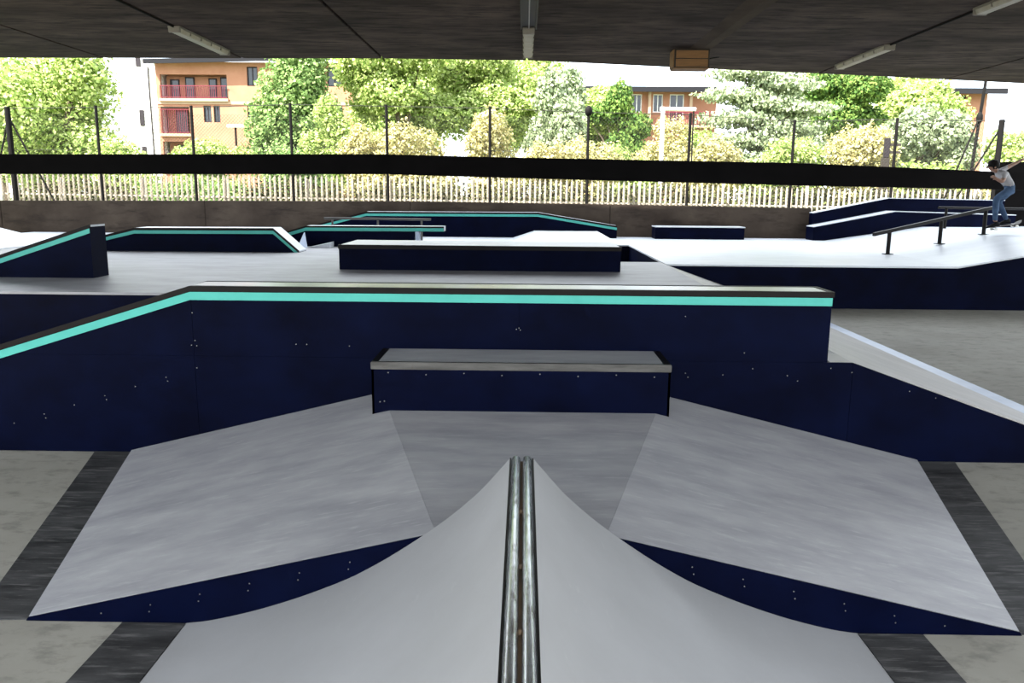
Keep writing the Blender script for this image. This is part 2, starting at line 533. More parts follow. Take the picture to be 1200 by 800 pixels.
def top_z(x):
    return ZT if x >= XC else ZT - SL * (XC - x)


XL = -6.3
upper = [(XL, ZB), (XR, ZB), (XR, ZT), (XC, ZT), (XL, max(top_z(XL), ZB))]
upper = [(-4.174, ZB), (XR, ZB), (XR, ZT), (XC, ZT)]
lower = [(-6.55, 0), (4.62, 0), (2.464, ZB), (-4.174, ZB), (-6.55, top_z(-6.55))]
COLS = [-7, -4.92, -2.474, -.03, 2.464, 5]
MB().py([(x, z) for x, z in [(-6.5, 0), (XR - .02, 0), (XR - .02, ZT - .03), (XC, ZT - .03), (-6.5, top_z(-6.5) - .03)]], WY + .019, WY + .33).build('core', NAVY, ww)
for base, cols in ((upper, [-7, -2.474, -.03, XR]), (lower, COLS)):
    for xa, xb in zip(cols, cols[1:]):
        p = clip(clip(base, -1, 0, -xa - .0012), 1, 0, xb - .0012)
        if base is upper:
            p = clip(p, 0, -1, -ZB - .0012)
            p = clip(clip(p, 0, 1, ZT - .03), -SL, 1, ZT - SL * XC - .03)
        else:
            p = clip(p, -SL, 1, ZT - SL * XC - .03)
        if len(p) > 2:
            MB().py(p, WY, WY + .018).build('face_panel', NAVY, ww)
# right end cheek of the raised wall
MB().box(XR - .02, XR - .001, WY + .019, WY + .33, ZB, ZT - .03).build('end_panel', NAVY, ww)
MB().py([(-6.45, top_z(-6.45) - .105), (XC, ZT - .105), (XR, ZT - .105), (XR, ZT - .045), (XC, ZT - .045), (-6.45, top_z(-6.45) - .045)], WY - .004, WY - .0005).build('stripe', TEAL, ww)
CT = [(-6.45, top_z(-6.45)), (XC, ZT), (XR + .012, ZT)]


def band(y0, y1, dz0, dz1, name, material, par_, line=CT, x_in=0):
    lo = [(x, z + dz0) for x, z in line]
    hi = [(x, z + dz1) for x, z in line]
    return MB().py(lo + hi[::-1], y0, y1).build(name, material, par_, bevel=.0025)


band(WY - .008, WY + .03, -.042, .0, 'front_coping', BLACKSTEEL, ww)
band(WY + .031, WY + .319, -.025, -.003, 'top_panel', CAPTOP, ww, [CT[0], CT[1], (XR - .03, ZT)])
band(WY + .32, WY + .355, -.042, .0, 'rear_coping', BLACKSTEEL, ww)
MB().box(XR - .028, XR + .012, WY + .031, WY + .319, ZT - .042, ZT).build('end_coping', BLACKSTEEL, ww, bevel=.003)
random.seed(8)
pts = []
for i in range(7):
    pts.append((-3.9 + i * .24, .22 + i * .075))
    if i % 2:
        pts.append((-3.89 + i * .24, .19 + i * .075))
pts += [(-2.46, .88), (-2.45, .84), (-2.49, .845), (-2.47, 1.09), (-1.7, .86), (-1.62, .86), (-1.3, .85), (-.03, 1.0), (-.02, .985), (-.05, .99),
        (1.22, .67), (1.24, .64), (1.5, .66), (1.72, .71), (1.98, .66), (2.06, .62), (2.30, .72), (2.46, .69), (2.9, .55), (3.1, .5), (1.65, .83), (1.2, 1.1)]
screws(ww, pts, WY - .0005, .0045)
settle(ww)

# --- big funbox behind the ledge wall: deck, right bank with pale foot plate
fb = thing('funbox', 'large grey funbox deck behind the ledge wall with bank falling to the right', 'ramp', (0, 10, 0))
YE = 14.7
BLK = [(-2.478, 6.31), (2.464, 6.31), (2.464, YE), (-1.2, YE), (-1.2, 18.5), (-14, 18.5), (-14, 9.65), (-2.478, 9.65)]
MB().pz(BLK, ZB - .03, ZB).build('deck_panel', DECKF, fb)
MB().pz([(-2.47, 6.32), (2.45, 6.32), (2.45, YE - .01), (-1.21, YE - .01), (-1.21, 18.48), (-13.99, 18.48), (-13.99, 9.66), (-2.47, 9.66)], 0, ZB - .031).build('body', NAVY, fb)
q = [(2.466, WY + .02, ZB), (4.655, WY + .02, .012), (4.655, YE, .012), (2.466, YE, ZB)]
MB().slab(q, .011).build('bank_panel', BANKD, fb)
MB().box(2.30, 2.466, WY + .019, 6.31, ZB - .03, ZB).build('deck_edge', BANKD, fb)
MB().py([(2.466, .745), (4.60, .0), (2.466, .0)], YE - .02, YE - .003).build('side_panel', NAVY, fb)
q = [(-2.48, 6.31, ZB), (-2.48, 9.64, ZB), (-4.9, 9.64, .012), (-4.9, 6.31, .012)]
MB().slab(q, .011).build('bank_panel', BANKD, fb)
MB().box(4.656, 4.83, 5.98, YE, 0, .008).build('foot_plate', STRIP, fb)
settle(fb)

# ================================================================== MIDDLE DISTANCE
# low pad on the funbox deck
pd = thing('manual_pad', 'long low black box with pale sky-lit top on the funbox deck', 'ledge', (-.7, 13.4, ZB))
MB().box(-2.91, 1.52, 12.76, 14.13, ZB + .002, 1.13).build('body', NAVY, pd)
MB().box(-2.90, 1.51, 12.80, 14.13, 1.131, 1.15).build('top_panel', SKYLITDECK, pd)
MB().box(-2.92, 1.53, 12.74, 12.80, 1.09, 1.155).build('edging', BLACKSTEEL, pd, bevel=.004)
settle(pd)


def ledge(name, label, line, zb, y0, y1, base_x, ends=(0, 0), stripe=True, pale=SKYLITDECK, floor_fn=None):
    """ledge wall: `line` is its top (x,z) polyline; body down to zb, teal stripe, black front coping, pale top"""
    t = thing(name, label, 'ledge', (base_x, (y0 + y1) / 2, zb))
    x0, x1 = line[0][0], line[-1][0]
    bottom = [(x0, min(zb, line[0][1] - .08)), (x1, min(zb, line[-1][1] - .08))]
    if floor_fn:
        bottom = floor_fn
    MB().py(bottom + [(x, z - .03) for x, z in line[::-1]], y0, y1).build('body', NAVY, t)
    if stripe:
        lo = [(x, z - .115) for x, z in line]
        hi = [(x, z - .05) for x, z in line]
        MB().py(lo + hi[::-1], y0 - .006, y0 - .001).build('stripe', TEAL, t)
    lo = [(x, z - .045) for x, z in line]
    hi = [(x, z) for x, z in line]
    MB().py(lo + hi[::-1], y0 - .012, y0 + .03).build('front_coping', BLACKSTEEL, t)
    lo = [(x, z - .03) for x, z in line]
    hi = [(x, z - .001) for x, z in line]
    MB().py(lo + hi[::-1], y0 + .031, y1).build('top_panel', pale, t)
    settle(t)
    return t


ledge('hubba_ledge', 'dark sloping ledge with green stripe at the left edge, ending in upright end', [(-8.6, .80), (-7.3, 1.07), (-6.0, 1.50)], ZB, 11.2, 11.62, -7)
ledge('sloped_ledge', 'dark flat-topped ledge with green stripe and steep sloping white right end', [(-9.2, .88), (-7.78, 1.225), (-5.0, 1.24), (-4.5, .80)], ZB, 16.2, 16.75, -6.9)
ledge('long_back_ledge', 'longest dark ledge with green stripe against the back wall, sloping at both ends', [(-6.6, .83), (-4.3, 1.425), (.37, 1.44), (2.52, 1.10)], ZB, 22.25, 22.7, -1.5)

t3 = thing('bench_ledge', 'dark ledge with white top and green stripe overhanging a leg, beyond the long pad', 'ledge', (-3.6, 18.2, ZB))
MB().py([(-5.9, ZB), (-2.42, ZB), (-2.42, 1.10), (-4.82, 1.10), (-5.9, .82)], 18.03, 18.4).build('body', NAVY, t3)
ln = [(-5.9, .90), (-4.82, 1.215), (-1.77, 1.225)]
MB().py([(x, z - .11) for x, z in ln] + [(x, z - .04) for x, z in ln[::-1]], 17.98, 17.99).build('stripe', TEAL, t3)
MB().py([(x, z - .115) for x, z in ln] + [(x, z - .0) for x, z in ln[::-1]], 17.992, 18.03).build('front_coping', BLACKSTEEL, t3)
MB().py([(x, z - .11) for x, z in ln] + [(x, z - .002) for x, z in ln[::-1]], 18.031, 18.42).build('top_slab', SKYLITDECK, t3)
MB().box(-2.41, -2.33, 18.05, 18.38, ZB, 1.11).build('leg', STRIP, t3)
MB().prism([(-4.95, 17.75, ZB + .001), (-4.70, 17.62, ZB + .001), (-4.82, 17.97, ZB + .001)], [(-4.85, 17.93, 1.07), (-4.83, 17.92, 1.07), (-4.84, 17.97, 1.07)]).build('corner_gusset', STRIP, t3)
settle(t3)

wd = MB().prism([(-4.72, 17.55, ZB + .001), (-4.2, 17.55, ZB + .001), (-4.2, 17.55, ZB + .10)], [(-4.72, 17.96, ZB + .001), (-4.2, 17.96, ZB + .001), (-4.2, 17.96, ZB + .12)]).build('wedge_kicker', SKYLITDECK)
tag(wd, 'tiny white wedge on the deck left of the long pad', 'ramp')

# back platform and right platform (same level as the funbox deck)
pf = thing('back_platform', 'pale platform deck in front of the back wall, wide white area on the right', 'platform', (5, 18, 0))
XF0, XF1 = 7.6, 8.13
YR0, YR1 = 14.3, 22.98
flat = [(2.5, YR0), (XF0, YR0), (XF1, YR1), (-13.9, YR1), (-13.9, 19.5), (2.5, 19.5)]
MB().pz(flat, ZB - .03, ZB).build('deck_panel', SKYLITDECK, pf)
MB().pz([(2.51, YR0 + .01), (XF0, YR0 + .01), (XF1, YR1), (-13.89, YR1), (-13.89, 19.51), (2.51, 19.51)], 0, ZB - .031).build('body', NAVY, pf)
ZU = 1.155
XU0, XU1 = 9.75, 10.75
MB().slab([(XF0, YR0, ZB), (XU0, YR0, ZU), (XU1, YR1, ZU), (XF1, YR1, ZB)], .03).build('bank_panel', SKYLITDECK, pf)
MB().slab([(XU0, YR0, ZU), (16, YR0, ZU), (16, YR1 - .05, ZU), (XU1, YR1 - .05, ZU)], .03).build('upper_deck_panel', SKYLITDECK, pf)
MB().prism([(XF0, YR0 + .01, 0), (XF0, YR0 + .01, ZB - .031), (XU0, YR0 + .01, ZU - .031), (16, YR0 + .01, ZU - .031), (16, YR0 + .01, 0)],
           [(XF1, YR1 - .06, 0), (XF1, YR1 - .06, ZB - .031), (XU1, YR1 - .06, ZU - .031), (16, YR1 - .06, ZU - .031), (16, YR1 - .06, 0)]).build('upper_body', NAVY, pf)
settle(pf)

# small hip on the back platform
sm = thing('low_hip', 'low pale hip ramp with sloping sides right behind the long pad', 'ramp', (1.1, 21.2, ZB))
foot = [(-.3, 20.3, ZB + .001), (2.33, 20.3, ZB + .001), (2.33, 22.2, ZB + .001), (-.3, 22.2, ZB + .001)]
tp = [(.28, 21.3, .955), (1.98, 21.3, .955), (1.98, 22.2, .955), (.28, 22.2, .955)]
for idx in ((0, 1), (1, 2), (3, 0)):
    a, c = idx
    MB().add([foot[a], foot[c], tp[c], tp[a], *[(p[0], p[1], p[2] - .001) for p in (foot[a], foot[c])], *[(p[0], p[1], p[2] - .02) for p in (tp[c], tp[a])]],
             [(0, 1, 2, 3), (7, 6, 5, 4), (0, 4, 5, 1), (1, 5, 6, 2), (2, 6, 7, 3), (3, 7, 4, 0)]).build('bank_panel', SKYLITDECK, sm)
MB().slab(tp, .02).build('top_panel', SKYLITDECK, sm)
settle(sm)

# pale bank at the far left
lb = thing('left_bank', 'bright white bank ramp at the far left edge by the back wall', 'ramp', (-12.5, 17, ZB))
MB().slab([(-14, 15.4, 1.60), (-10.6, 15.4, ZB + .02), (-10.6, 18.4, ZB + .02), (-14, 18.4, 1.60)], .02).build('bank_panel', SKYLITDECK, lb)
MB().py([(-13.98, ZB + .001), (-10.7, ZB + .001), (-13.98, 1.57)], 15.43, 18.37).build('body', NAVY, lb)
settle(lb)

# small bench block at the back wall
bx = thing('small_block', 'short black block with light top edge standing against the back wall', 'ledge', (4.7, 22.4, ZB))
MB().box(3.54, 5.94, 22.1, 22.7, ZB + .001, 1.075).build('body', NAVY, bx, bevel=.008)
MB().box(3.53, 5.95, 22.09, 22.71, 1.076, 1.10).build('top_panel', SKYLITDECK, bx)
settle(bx)

# hubba along the right bank
hb = thing('bank_ledge', 'two-step navy ledge climbing the right bank with white tops', 'ledge', (10, 22.4, .9))
l1 = [(7.76, 1.135), (9.89, 1.56), (13.1, 1.49)]


def bfoot(y):
    t = (y - YR0) / (YR1 - YR0)
    return XF0 + (XF1 - XF0) * t, XU0 + (XU1 - XU0) * t


fa, fu = bfoot(22.05)
MB().py([(7.76, ZB + .001), (fa, ZB + .001), (fu, ZU + .001), (13.1, ZU + .001)] + [(x, z - .02) for x, z in l1[::-1]], 22.05, 22.62).build('lower_step', NAVY, hb)
MB().py([(x, z - .02) for x, z in l1] + l1[::-1], 22.04, 22.62).build('lower_top', SKYLITDECK, hb)
l2 = [(7.93, 1.49), (9.95, 1.905), (12.4, 1.88), (13.1, 1.87)]
fa, fu = bfoot(22.63)
MB().py([(7.93, ZB + .001), (fa, ZB + .001), (fu, ZU + .001), (13.1, ZU + .001)] + [(x, z - .02) for x, z in l2[::-1]], 22.63, 22.95).build('upper_step', NAVY, hb)
MB().py([(x, z - .02) for x, z in l2] + l2[::-1], 22.625, 22.95).build('upper_top', SKYLITDECK, hb)
settle(hb)


def bank_z(x, y):
    a, u = bfoot(y)
    return ZB if x < a else ZU if x > u else ZB + (ZU - ZB) * (x - a) / (u - a)


# handrail up the bank
hr = thing('handrail', 'long black sloping grind rail on three posts up the right bank', 'rail', (8.9, 17.6, 1.0))
rail = [(7.22, 16.98, 1.215), (7.62, 17.15, 1.295), (8.95, 17.70, 1.505), (10.12, 18.15, 1.735), (10.3, 18.2, 1.765)]
for (xa, ya, za), (xb, yb, zb_) in zip([rail[0]], [rail[-1]]):
    d = Vector((xb - xa, yb - ya, 0)).normalized()
    n = Vector((-d.y, d.x, 0)) * .035
    A, B_ = Vector((xa, ya, za)), Vector((xb, yb, zb_))
    MB().prism([A + n, A - n, A - n - Vector((0, 0, .07)), A + n - Vector((0, 0, .07))], [B_ + n, B_ - n, B_ - n - Vector((0, 0, .07)), B_ + n - Vector((0, 0, .07))]).build('rail_bar', BLACKSTEEL, hr, bevel=.004)
for x, y, z in rail[1:4]:
    zb_ = bank_z(x, y)
    MB().tube([(x, y, zb_ + .001), (x, y, z - .06)], .04, 12).build('post', BLACKSTEEL, hr, smooth=False)
    MB().box(x - .09, x + .09, y - .07, y + .07, zb_ + .001, zb_ + .016).build('base_plate', BLACKSTEEL, hr)
settle(hr)

fr = thing('flat_rail', 'thin level rail on one visible post behind the skateboarder', 'rail', (11.5, 20.9, ZU))
MB().tube([(10.45, 20.9, 1.68), (13.0, 20.9, 1.66)], .03, 8).build('rail_bar', BLACKSTEEL, fr)
for x in (10.66, 12.7):
    MB().tube([(x, 20.9, ZU + .001), (x, 20.9, 1.67)], .035, 8).build('post', BLACKSTEEL, fr)
settle(fr)
fr = thing('low_flat_rail', 'thin grey level rail in front of the longest back ledge', 'rail', (-3.6, 20, ZB))
MB().tube([(-4.9, 20, 1.315), (-2.28, 20, 1.305)], .028, 8).build('rail_bar', STEEL, fr)
for x in (-4.7, -3.58, -2.51):
    MB().tube([(x, 20, ZB + .001), (x, 20, 1.30)], .025, 8).build('post', STEEL, fr)
settle(fr)

# ================================================================== SKATEBOARDER
def skinned(name, joints, edges, material_slots, root, sub=2, parent=None):
    """joints: dict name -> (x,y,z,rx,ry)"""
    names = list(joints)
    me = bpy.data.meshes.new(name)
    me.from_pydata([joints[n][:3] for n in names], [(names.index(a), names.index(c)) for a, c in edges], [])
    o = bpy.data.objects.new(name, me)
    COL.objects.link(o)
    md = o.modifiers.new('skin', 'SKIN')
    md.use_smooth_shade = True
    for i, n in enumerate(names):
        sv = me.skin_vertices[0].data[i]
        sv.radius = joints[n][3:5] if len(joints[n]) > 4 else (joints[n][3], joints[n][3])
        sv.use_root = (n == root)
    s2 = o.modifiers.new('sub', 'SUBSURF')
    s2.levels = s2.render_levels = sub
    dg = bpy.context.evaluated_depsgraph_get()
    me2 = bpy.data.meshes.new_from_object(o.evaluated_get(dg))
    bpy.data.objects.remove(o)
    o = link(name, me2, None, parent)
    me2.materials.clear()
    for m in material_slots:
        me2.materials.append(m)
    me2.polygons.foreach_set('use_smooth', [True] * len(me2.polygons))
    return o


PY = 17.75
person = thing('person', 'skateboarder in grey-white t-shirt and blue jeans crouching in mid-air, arm flung back', 'person', (10.2, PY, 1.40))
J = {
    'pelvis': (10.35, PY, 2.15, .135, .115), 'belly': (10.30, PY, 2.25, .13, .105), 'chest': (10.19, PY, 2.37, .15, .12),
    'upper': (10.10, PY, 2.45, .12, .095), 'neck': (10.02, PY - .01, 2.505, .055, .055), 'headlow': (9.95, PY - .02, 2.545, .075, .075),
    'head': (9.905, PY - .03, 2.60, .098, .095), 'crown': (9.885, PY - .03, 2.665, .07, .07),
    'hipN': (10.31, PY - .09, 2.10, .10, .10), 'kneeN': (9.995, PY - .16, 1.925, .075, .075), 'shinN': (10.01, PY - .15, 1.72, .066, .066), 'ankN': (10.035, PY - .13, 1.50, .05, .05), 'heelN': (10.05, PY - .13, 1.43, .045, .045),
    'hipF': (10.40, PY + .09, 2.10, .10, .10), 'kneeF': (10.22, PY + .16, 1.86, .075, .075), 'shinF': (10.31, PY + .14, 1.70, .064, .064), 'ankF': (10.40, PY + .12, 1.525, .05, .05), 'heelF': (10.42, PY + .12, 1.46, .045, .045),
    'shN': (10.10, PY - .17, 2.435, .068, .068), 'elbN': (10.03, PY - .26, 2.27, .046, .046), 'wriN': (9.90, PY - .25, 2.335, .03, .03), 'palmN': (9.865, PY - .245, 2.36, .036, .022),
    'shF': (10.15, PY + .15, 2.48, .066, .066), 'elbF': (10.40, PY + .24, 2.60, .045, .045), 'wriF': (10.63, PY + .26, 2.72, .03, .03), 'palmF': (10.70, PY + .26, 2.75, .036, .022),
}
E_ = [('pelvis', 'belly'), ('belly', 'chest'), ('chest', 'upper'), ('upper', 'neck'), ('neck', 'headlow'), ('headlow', 'head'), ('head', 'crown'),
      ('pelvis', 'hipN'), ('hipN', 'kneeN'), ('kneeN', 'shinN'), ('shinN', 'ankN'), ('ankN', 'heelN'),
      ('pelvis', 'hipF'), ('hipF', 'kneeF'), ('kneeF', 'shinF'), ('shinF', 'ankF'), ('ankF', 'heelF'),
      ('upper', 'shN'), ('shN', 'elbN'), ('elbN', 'wriN'), ('wriN', 'palmN'), ('upper', 'shF'), ('shF', 'elbF'), ('elbF', 'wriF'), ('wriF', 'palmF')]
for pn, d in (('N', Vector((-1, 0, .55))), ('F', Vector((1, .1, .35)))):
    d.normalize()
    side = Vector((0, 1, 0)).cross(d).normalized()
    p = Vector(J['palm' + pn][:3])
    for k, (off, ln_) in enumerate(((-.030, .058), (-.010, .072), (.010, .066), (.030, .05))):
        a = p + side * off * .8 + d * .035
        c = a + d * ln_ * .6 + Vector((0, -.006, -.008))
        e = c + d * ln_ * .5 + Vector((0, -.012, -.02))
        for nm, q, rr in (('a', a, .010), ('b', c, .009), ('c', e, .007)):
            J['f%s%d%s' % (pn, k, nm)] = (*q, rr, rr)
        E_ += [('palm' + pn, 'f%s%da' % (pn, k)), ('f%s%da' % (pn, k), 'f%s%db' % (pn, k)), ('f%s%db' % (pn, k), 'f%s%dc' % (pn, k))]
    a = p - side * .03 + Vector((0, -.02, 0)) - d * .01
    c = a - side * .03 + d * .03
    J['t%sa' % pn] = (*a, .011, .011)
    J['t%sb' % pn] = (*c, .009, .009)
    E_ += [('palm' + pn, 't%sa' % pn), ('t%sa' % pn, 't%sb' % pn)]
body = skinned('body', J, E_, [SKIN, SHIRT, JEANS], 'pelvis', 2, person)
ax = (Vector(J['upper'][:3]) - Vector(J['pelvis'][:3])).normalized()
pel = Vector(J['pelvis'][:3])
for pg in body.data.polygons:
    c = pg.center
    h = (c - pel).dot(ax)
    near_elb = min((Vector(J['elbN'][:3]) - c).length, (Vector(J['elbF'][:3]) - c).length)
    if c.x > 10.46 and c.z > 2.35 or c.z < 1.47:
        k = 0
    elif (c - Vector(J['head'][:3])).length < .135 or (c - Vector(J['neck'][:3])).length < .05:
        k = 0
    elif c.z < 2.19 and not (c.y < PY - .19 and c.x < 10.12 and c.z > 2.1) or h < .045:
        k = 2
    elif c.x < 10.0 and c.z > 2.2 or (c.y < PY - .19 and c.z < 2.36 and c.z > 2.15):
        k = 0
    elif c.x > 10.36 and c.z > 2.45:
        k = 0
    else:
        k = 1
    pg.material_index = k


def blob(name, c, r, material, parent, squash=(1, 1, 1), rot=None, cut=None):
    bm = bmesh.new()
    bmesh.ops.create_icosphere(bm, subdivisions=3, radius=1)
    for v in bm.verts:
        v.co = Vector((v.co.x * r * squash[0], v.co.y * r * squash[1], v.co.z * r * squash[2]))
        if cut and cut(v.co):
            v.co *= .86
        if rot:
            v.co = rot @ v.co
        v.co += Vector(c)
    me = bpy.data.meshes.new(name)
    bm.to_mesh(me)
    bm.free()
    o = link(name, me, material, parent)
    me.polygons.foreach_set('use_smooth', [True] * len(me.polygons))
    return o


hc = Vector(J['head'][:3])
blob('hair', hc + Vector((.022, 0, .03)), .122, HAIR, person, (1.02, .95, .92), None, lambda c: c.x < -.05 and c.z < .04)
for s in (-1, 1):
    blob('eye', hc + Vector((-.088, s * .036, .0)), .014, HAIR, person)
    blob('ear', hc + Vector((.015, s * .095, -.015)), .028, SKIN, person, (.8, .4, 1.2))
blob('nose', hc + Vector((-.103, 0, -.025)), .02, SKIN, person, (1.1, .8, 1.3))
blob('mouth', hc + Vector((-.088, 0, -.066)), .02, RAILRED, person, (.5, 1.3, .4))
# board direction: nose low at the left, tail high at the right
BA, BB = Vector((9.95, PY, 1.30)), Vector((10.68, PY, 1.42))
bd = (BB - BA).normalized()
bu = Vector((0, 0, 1)) - bd * bd.z
bu.normalize()
for nm, heel, off in (('N', J['heelN'], -.13), ('F', J['heelF'], .12)):
    base = BA + bd * ((Vector(heel[:3]) - BA).dot(bd)) + bu * .012
    base.y = heel[1]
    rows = [(-.20, .030, .030), (-.14, .046, .055), (-.05, .048, .085), (.02, .045, .115), (.06, .040, .11), (.08, .028, .08)]
    v, f = [], []
    for dx, wv, hv in rows:
        c = base + bd * dx
        for k in range(8):
            a = 2 * math.pi * k / 8
            v.append(c + Vector((0, 1, 0)) * wv * math.cos(a) + bu * (hv * .5 + hv * .5 * math.sin(a)))
    for i in range(len(rows) - 1):
        for k in range(8):
            f.append((i * 8 + k, i * 8 + (k + 1) % 8, (i + 1) * 8 + (k + 1) % 8, (i + 1) * 8 + k))
    f += [tuple(range(7, -1, -1)), tuple((len(rows) - 1) * 8 + k for k in range(8))]
    MB().add(v, f).build('shoe', SHOE, person, smooth=True)
settle(person)

sk = thing('skateboard', 'dark skateboard with pale wheels tilted under the skateboarder in mid-air', 'skateboard', (10.3, PY, 1.3))
rows = []
for i in range(15):
    t = i / 14
    kick = max(0, .14 - t) * .42 + max(0, t - .86) * .42
    w = .1 * min(1, math.sqrt(max(0.02, 1 - ((abs(t - .5) - .36) / .14) ** 2)) if abs(t - .5) > .36 else 1)
    c = BA + (BB - BA) * t + bu * kick
    rows.append((c, w))
v, f = [], []
for c, w in rows:
    v += [c + Vector((0, -w, 0)) + bu * .004, c, c + Vector((0, w, 0)) + bu * .004, c + Vector((0, w, 0)) - bu * .008, c - bu * .012, c + Vector((0, -w, 0)) - bu * .008]
for i in range(14):
    for k in range(6):
        f.append((i * 6 + k, i * 6 + (k + 1) % 6, i * 6 + 6 + (k + 1) % 6, i * 6 + 6 + k))
f += [(5, 4, 3, 2, 1, 0), tuple(84 + k for k in range(6))]
MB().add(v, f).build('deck', WOODB, sk)
for t in (.2, .8):
    c = BA + (BB - BA) * t - bu * .045
    MB().tube([c + Vector((0, -.07, 0)), c + Vector((0, .07, 0))], .012, 8).build('truck', STEEL, sk)
    for s in (-1, 1):
        q = c + Vector((0, s * .085, 0))
        MB().tube([q - Vector((0, .018, 0)), q + Vector((0, .018, 0))], .029, 14).build('wheel', WHEEL, sk)
settle(sk)

# ================================================================== CEILING FITTINGS
LAMPS = [(-5.73, 13.8, 16.1, 'long fluorescent batten lamp on the ceiling joint at the left'),
         (0.04, 13.8, 16.25, 'long fluorescent batten lamp on the middle ceiling joint above the spine'),
         (6.42, 15.1, 17.45, 'long fluorescent batten lamp on the right ceiling joint near the roof edge'),
         (6.42, 9.9, 12.25, 'fluorescent batten lamp cut by the top right edge of the photo')]
w = .098
for x, ya, yb, lab in LAMPS:
    t = thing('batten_lamp', lab, 'lamp', (x, (ya + yb) / 2, ZC), 'ceiling batten lamps')
    MB().box(x - w, x + w, ya, yb, ZC - .03, ZC - .001).build('body', FIXBODY, t)
    MB().prism([(x - w * .95, ya + .05, ZC - .031), (x + w * .95, ya + .05, ZC - .031), (x + w * .72, ya + .05, ZC - .095), (x - w * .72, ya + .05, ZC - .095)],
               [(x - w * .95, yb - .05, ZC - .031), (x + w * .95, yb - .05, ZC - .031), (x + w * .72, yb - .05, ZC - .095), (x - w * .72, yb - .05, ZC - .095)]).build('diffuser', DIFF, t, bevel=.008)
    for ye, yy in ((ya, ya + .048), (yb - .048, yb)):
        MB().box(x - w * .97, x + w * .97, ye, yy, ZC - .10, ZC - .031).build('end_cap', FIXBODY, t, bevel=.005)
    for k in range(1, 5):
        yy = ya + (yb - ya) * k / 5
        MB().box(x - w * 1.0, x + w * 1.0, yy - .01, yy + .01, ZC - .08, ZC - .028).build('clip', FIXBODY, t)
    settle(t)
c = MB().tube([(.04, 6.5, ZC - .012), (.04, 10, ZC - .014), (.045, 13.79, ZC - .012)], .009, 6).build('lamp_cable', CABLE)
tag(c, 'thin pale cable running along the ceiling to the middle lamp', 'cable')
t = thing('cable_tray', 'narrow dark cable tray along the middle ceiling joint', 'tray', (.04, 11, ZC))
for s in (-1, 1):
    MB().box(.04 + s * .12 - .01, .04 + s * .12 + .01, 6.5, 13.75, ZC - .04, ZC - .001).build('tray_side', BLACKSTEEL, t)
MB().box(-.08, .16, 6.5, 13.75, ZC - .0055, ZC - .001).build('tray_back', BLACKSTEEL, t)
settle(t)
for x, ya, yb, lab in ((6.42, 12.28, 15.08, 'grey conduit pipe between the two right ceiling lamps'), (-5.73, 6.5, 13.78, 'dark conduit pipe running to the left ceiling lamp')):
    c = MB().tube([(x, ya, ZC - .016), (x, yb, ZC - .016)], .015, 8).build('conduit_pipe', POSTM)
    tag(c, lab, 'pipe')

tb = thing('timber_box', 'small orange wooden box fixed under the ceiling near the roof edge', 'box', (3.08, 15.9, ZC))
MB().box(2.74, 3.39, 15.72, 16.09, 4.275, ZC - .001).build('carcass', TIMBERD, tb)
MB().box(2.77, 3.36, 15.695, 15.718, 4.29, 4.425).build('board', TIMBER, tb, bevel=.004)
MB().box(2.77, 3.36, 15.695, 15.718, 4.44, 4.575).build('board', TIMBER, tb, bevel=.004)
MB().box(2.72, 2.739, 15.72, 16.09, 4.285, 4.59).build('side_board', TIMBER, tb)
MB().box(2.74, 3.39, 15.715, 16.09, 4.255, 4.274).build('bottom_board', TIMBER, tb)
MB().tube([(3.39, 15.84, 4.45), (3.59, 15.84, 4.48)], .01, 6).build('cable_stub', POSTM, tb)
settle(tb)

# ================================================================== FENCES OUTSIDE
GZ = -.36
# tall chain-link fence
FY = 25.6
k_ = FY / 24.5
cf = thing('chain_link_fence', 'tall chain-link fence on dark posts beyond the back wall', 'fence', (0, FY, GZ))
PX = [(-19.0, 4.4), (-15.95, 4.43), (-13.2, 4.48), (-10.25, 4.5), (-7.2, 4.6), (-4.25, 4.57), (-1.08, 4.53), (1.93, 4.43), (5.03, 4.38), (8.2, 4.2), (11.3, 4.28), (14.45, 4.25), (17.4, 4.2)]
for i, (x, z) in enumerate(PX):
    MB().tube([(x, FY, GZ), (x, FY, z)], .045 if x not in (-15.95, 14.45) else .085, 10).build('post', POSTM, cf)
for x0, x1, z0, z1 in ((-15.9, -14.6, 4.0, 1.2), (14.4, 13.4, 3.9, 2.0), (-16, -16.9, 4.0, 1.2)):
    MB().tube([(x0, FY + .05, z0), (x1, FY + .05, z1)], .03, 8).build('brace', POSTM, cf)
blob('post_cap', (1.93, FY, 4.42), .13, POSTM, cf, (.9, .9, 1.25))
MB().tube([(x, FY, z - .05) for x, z in PX], .012, 6).build('top_wire', WIREM, cf)
MB().tube([(x, FY, z - 1.3) for x, z in PX], .006, 4).build('middle_wire', WIREM, cf)
mesh = MB()
x = -22.0
r = .0036
while x < 18:
    for sg in (-1, 1):
        # straight diagonal from the bottom of the fence to its top
        za, zb_ = .9, 4.25
        xa, xb = (x, x + (zb_ - za)) if sg > 0 else (x + (zb_ - za), x)
        lo, hi = -19.0, 17.4
        pts = []
        for (px_, pz_) in ((xa, za), (xb, zb_)):
            pts.append((px_, pz_))
        (ax_, az_), (bx_, bz_) = pts
        if max(ax_, bx_) < lo or min(ax_, bx_) > hi:
            continue

        def cl(px_, pz_, qx, qz):
            if px_ < lo:
                t = (lo - px_) / (qx - px_)
                return lo, pz_ + (qz - pz_) * t
            if px_ > hi:
                t = (hi - px_) / (qx - px_)
                return hi, pz_ + (qz - pz_) * t
            return px_, pz_
        a_ = cl(ax_, az_, bx_, bz_)
        c_ = cl(bx_, bz_, ax_, az_)
        mesh.tube([(a_[0], FY + sg * .004, a_[1]), (c_[0], FY + sg * .004, c_[1])], r, 3, caps=False)
    x += .105
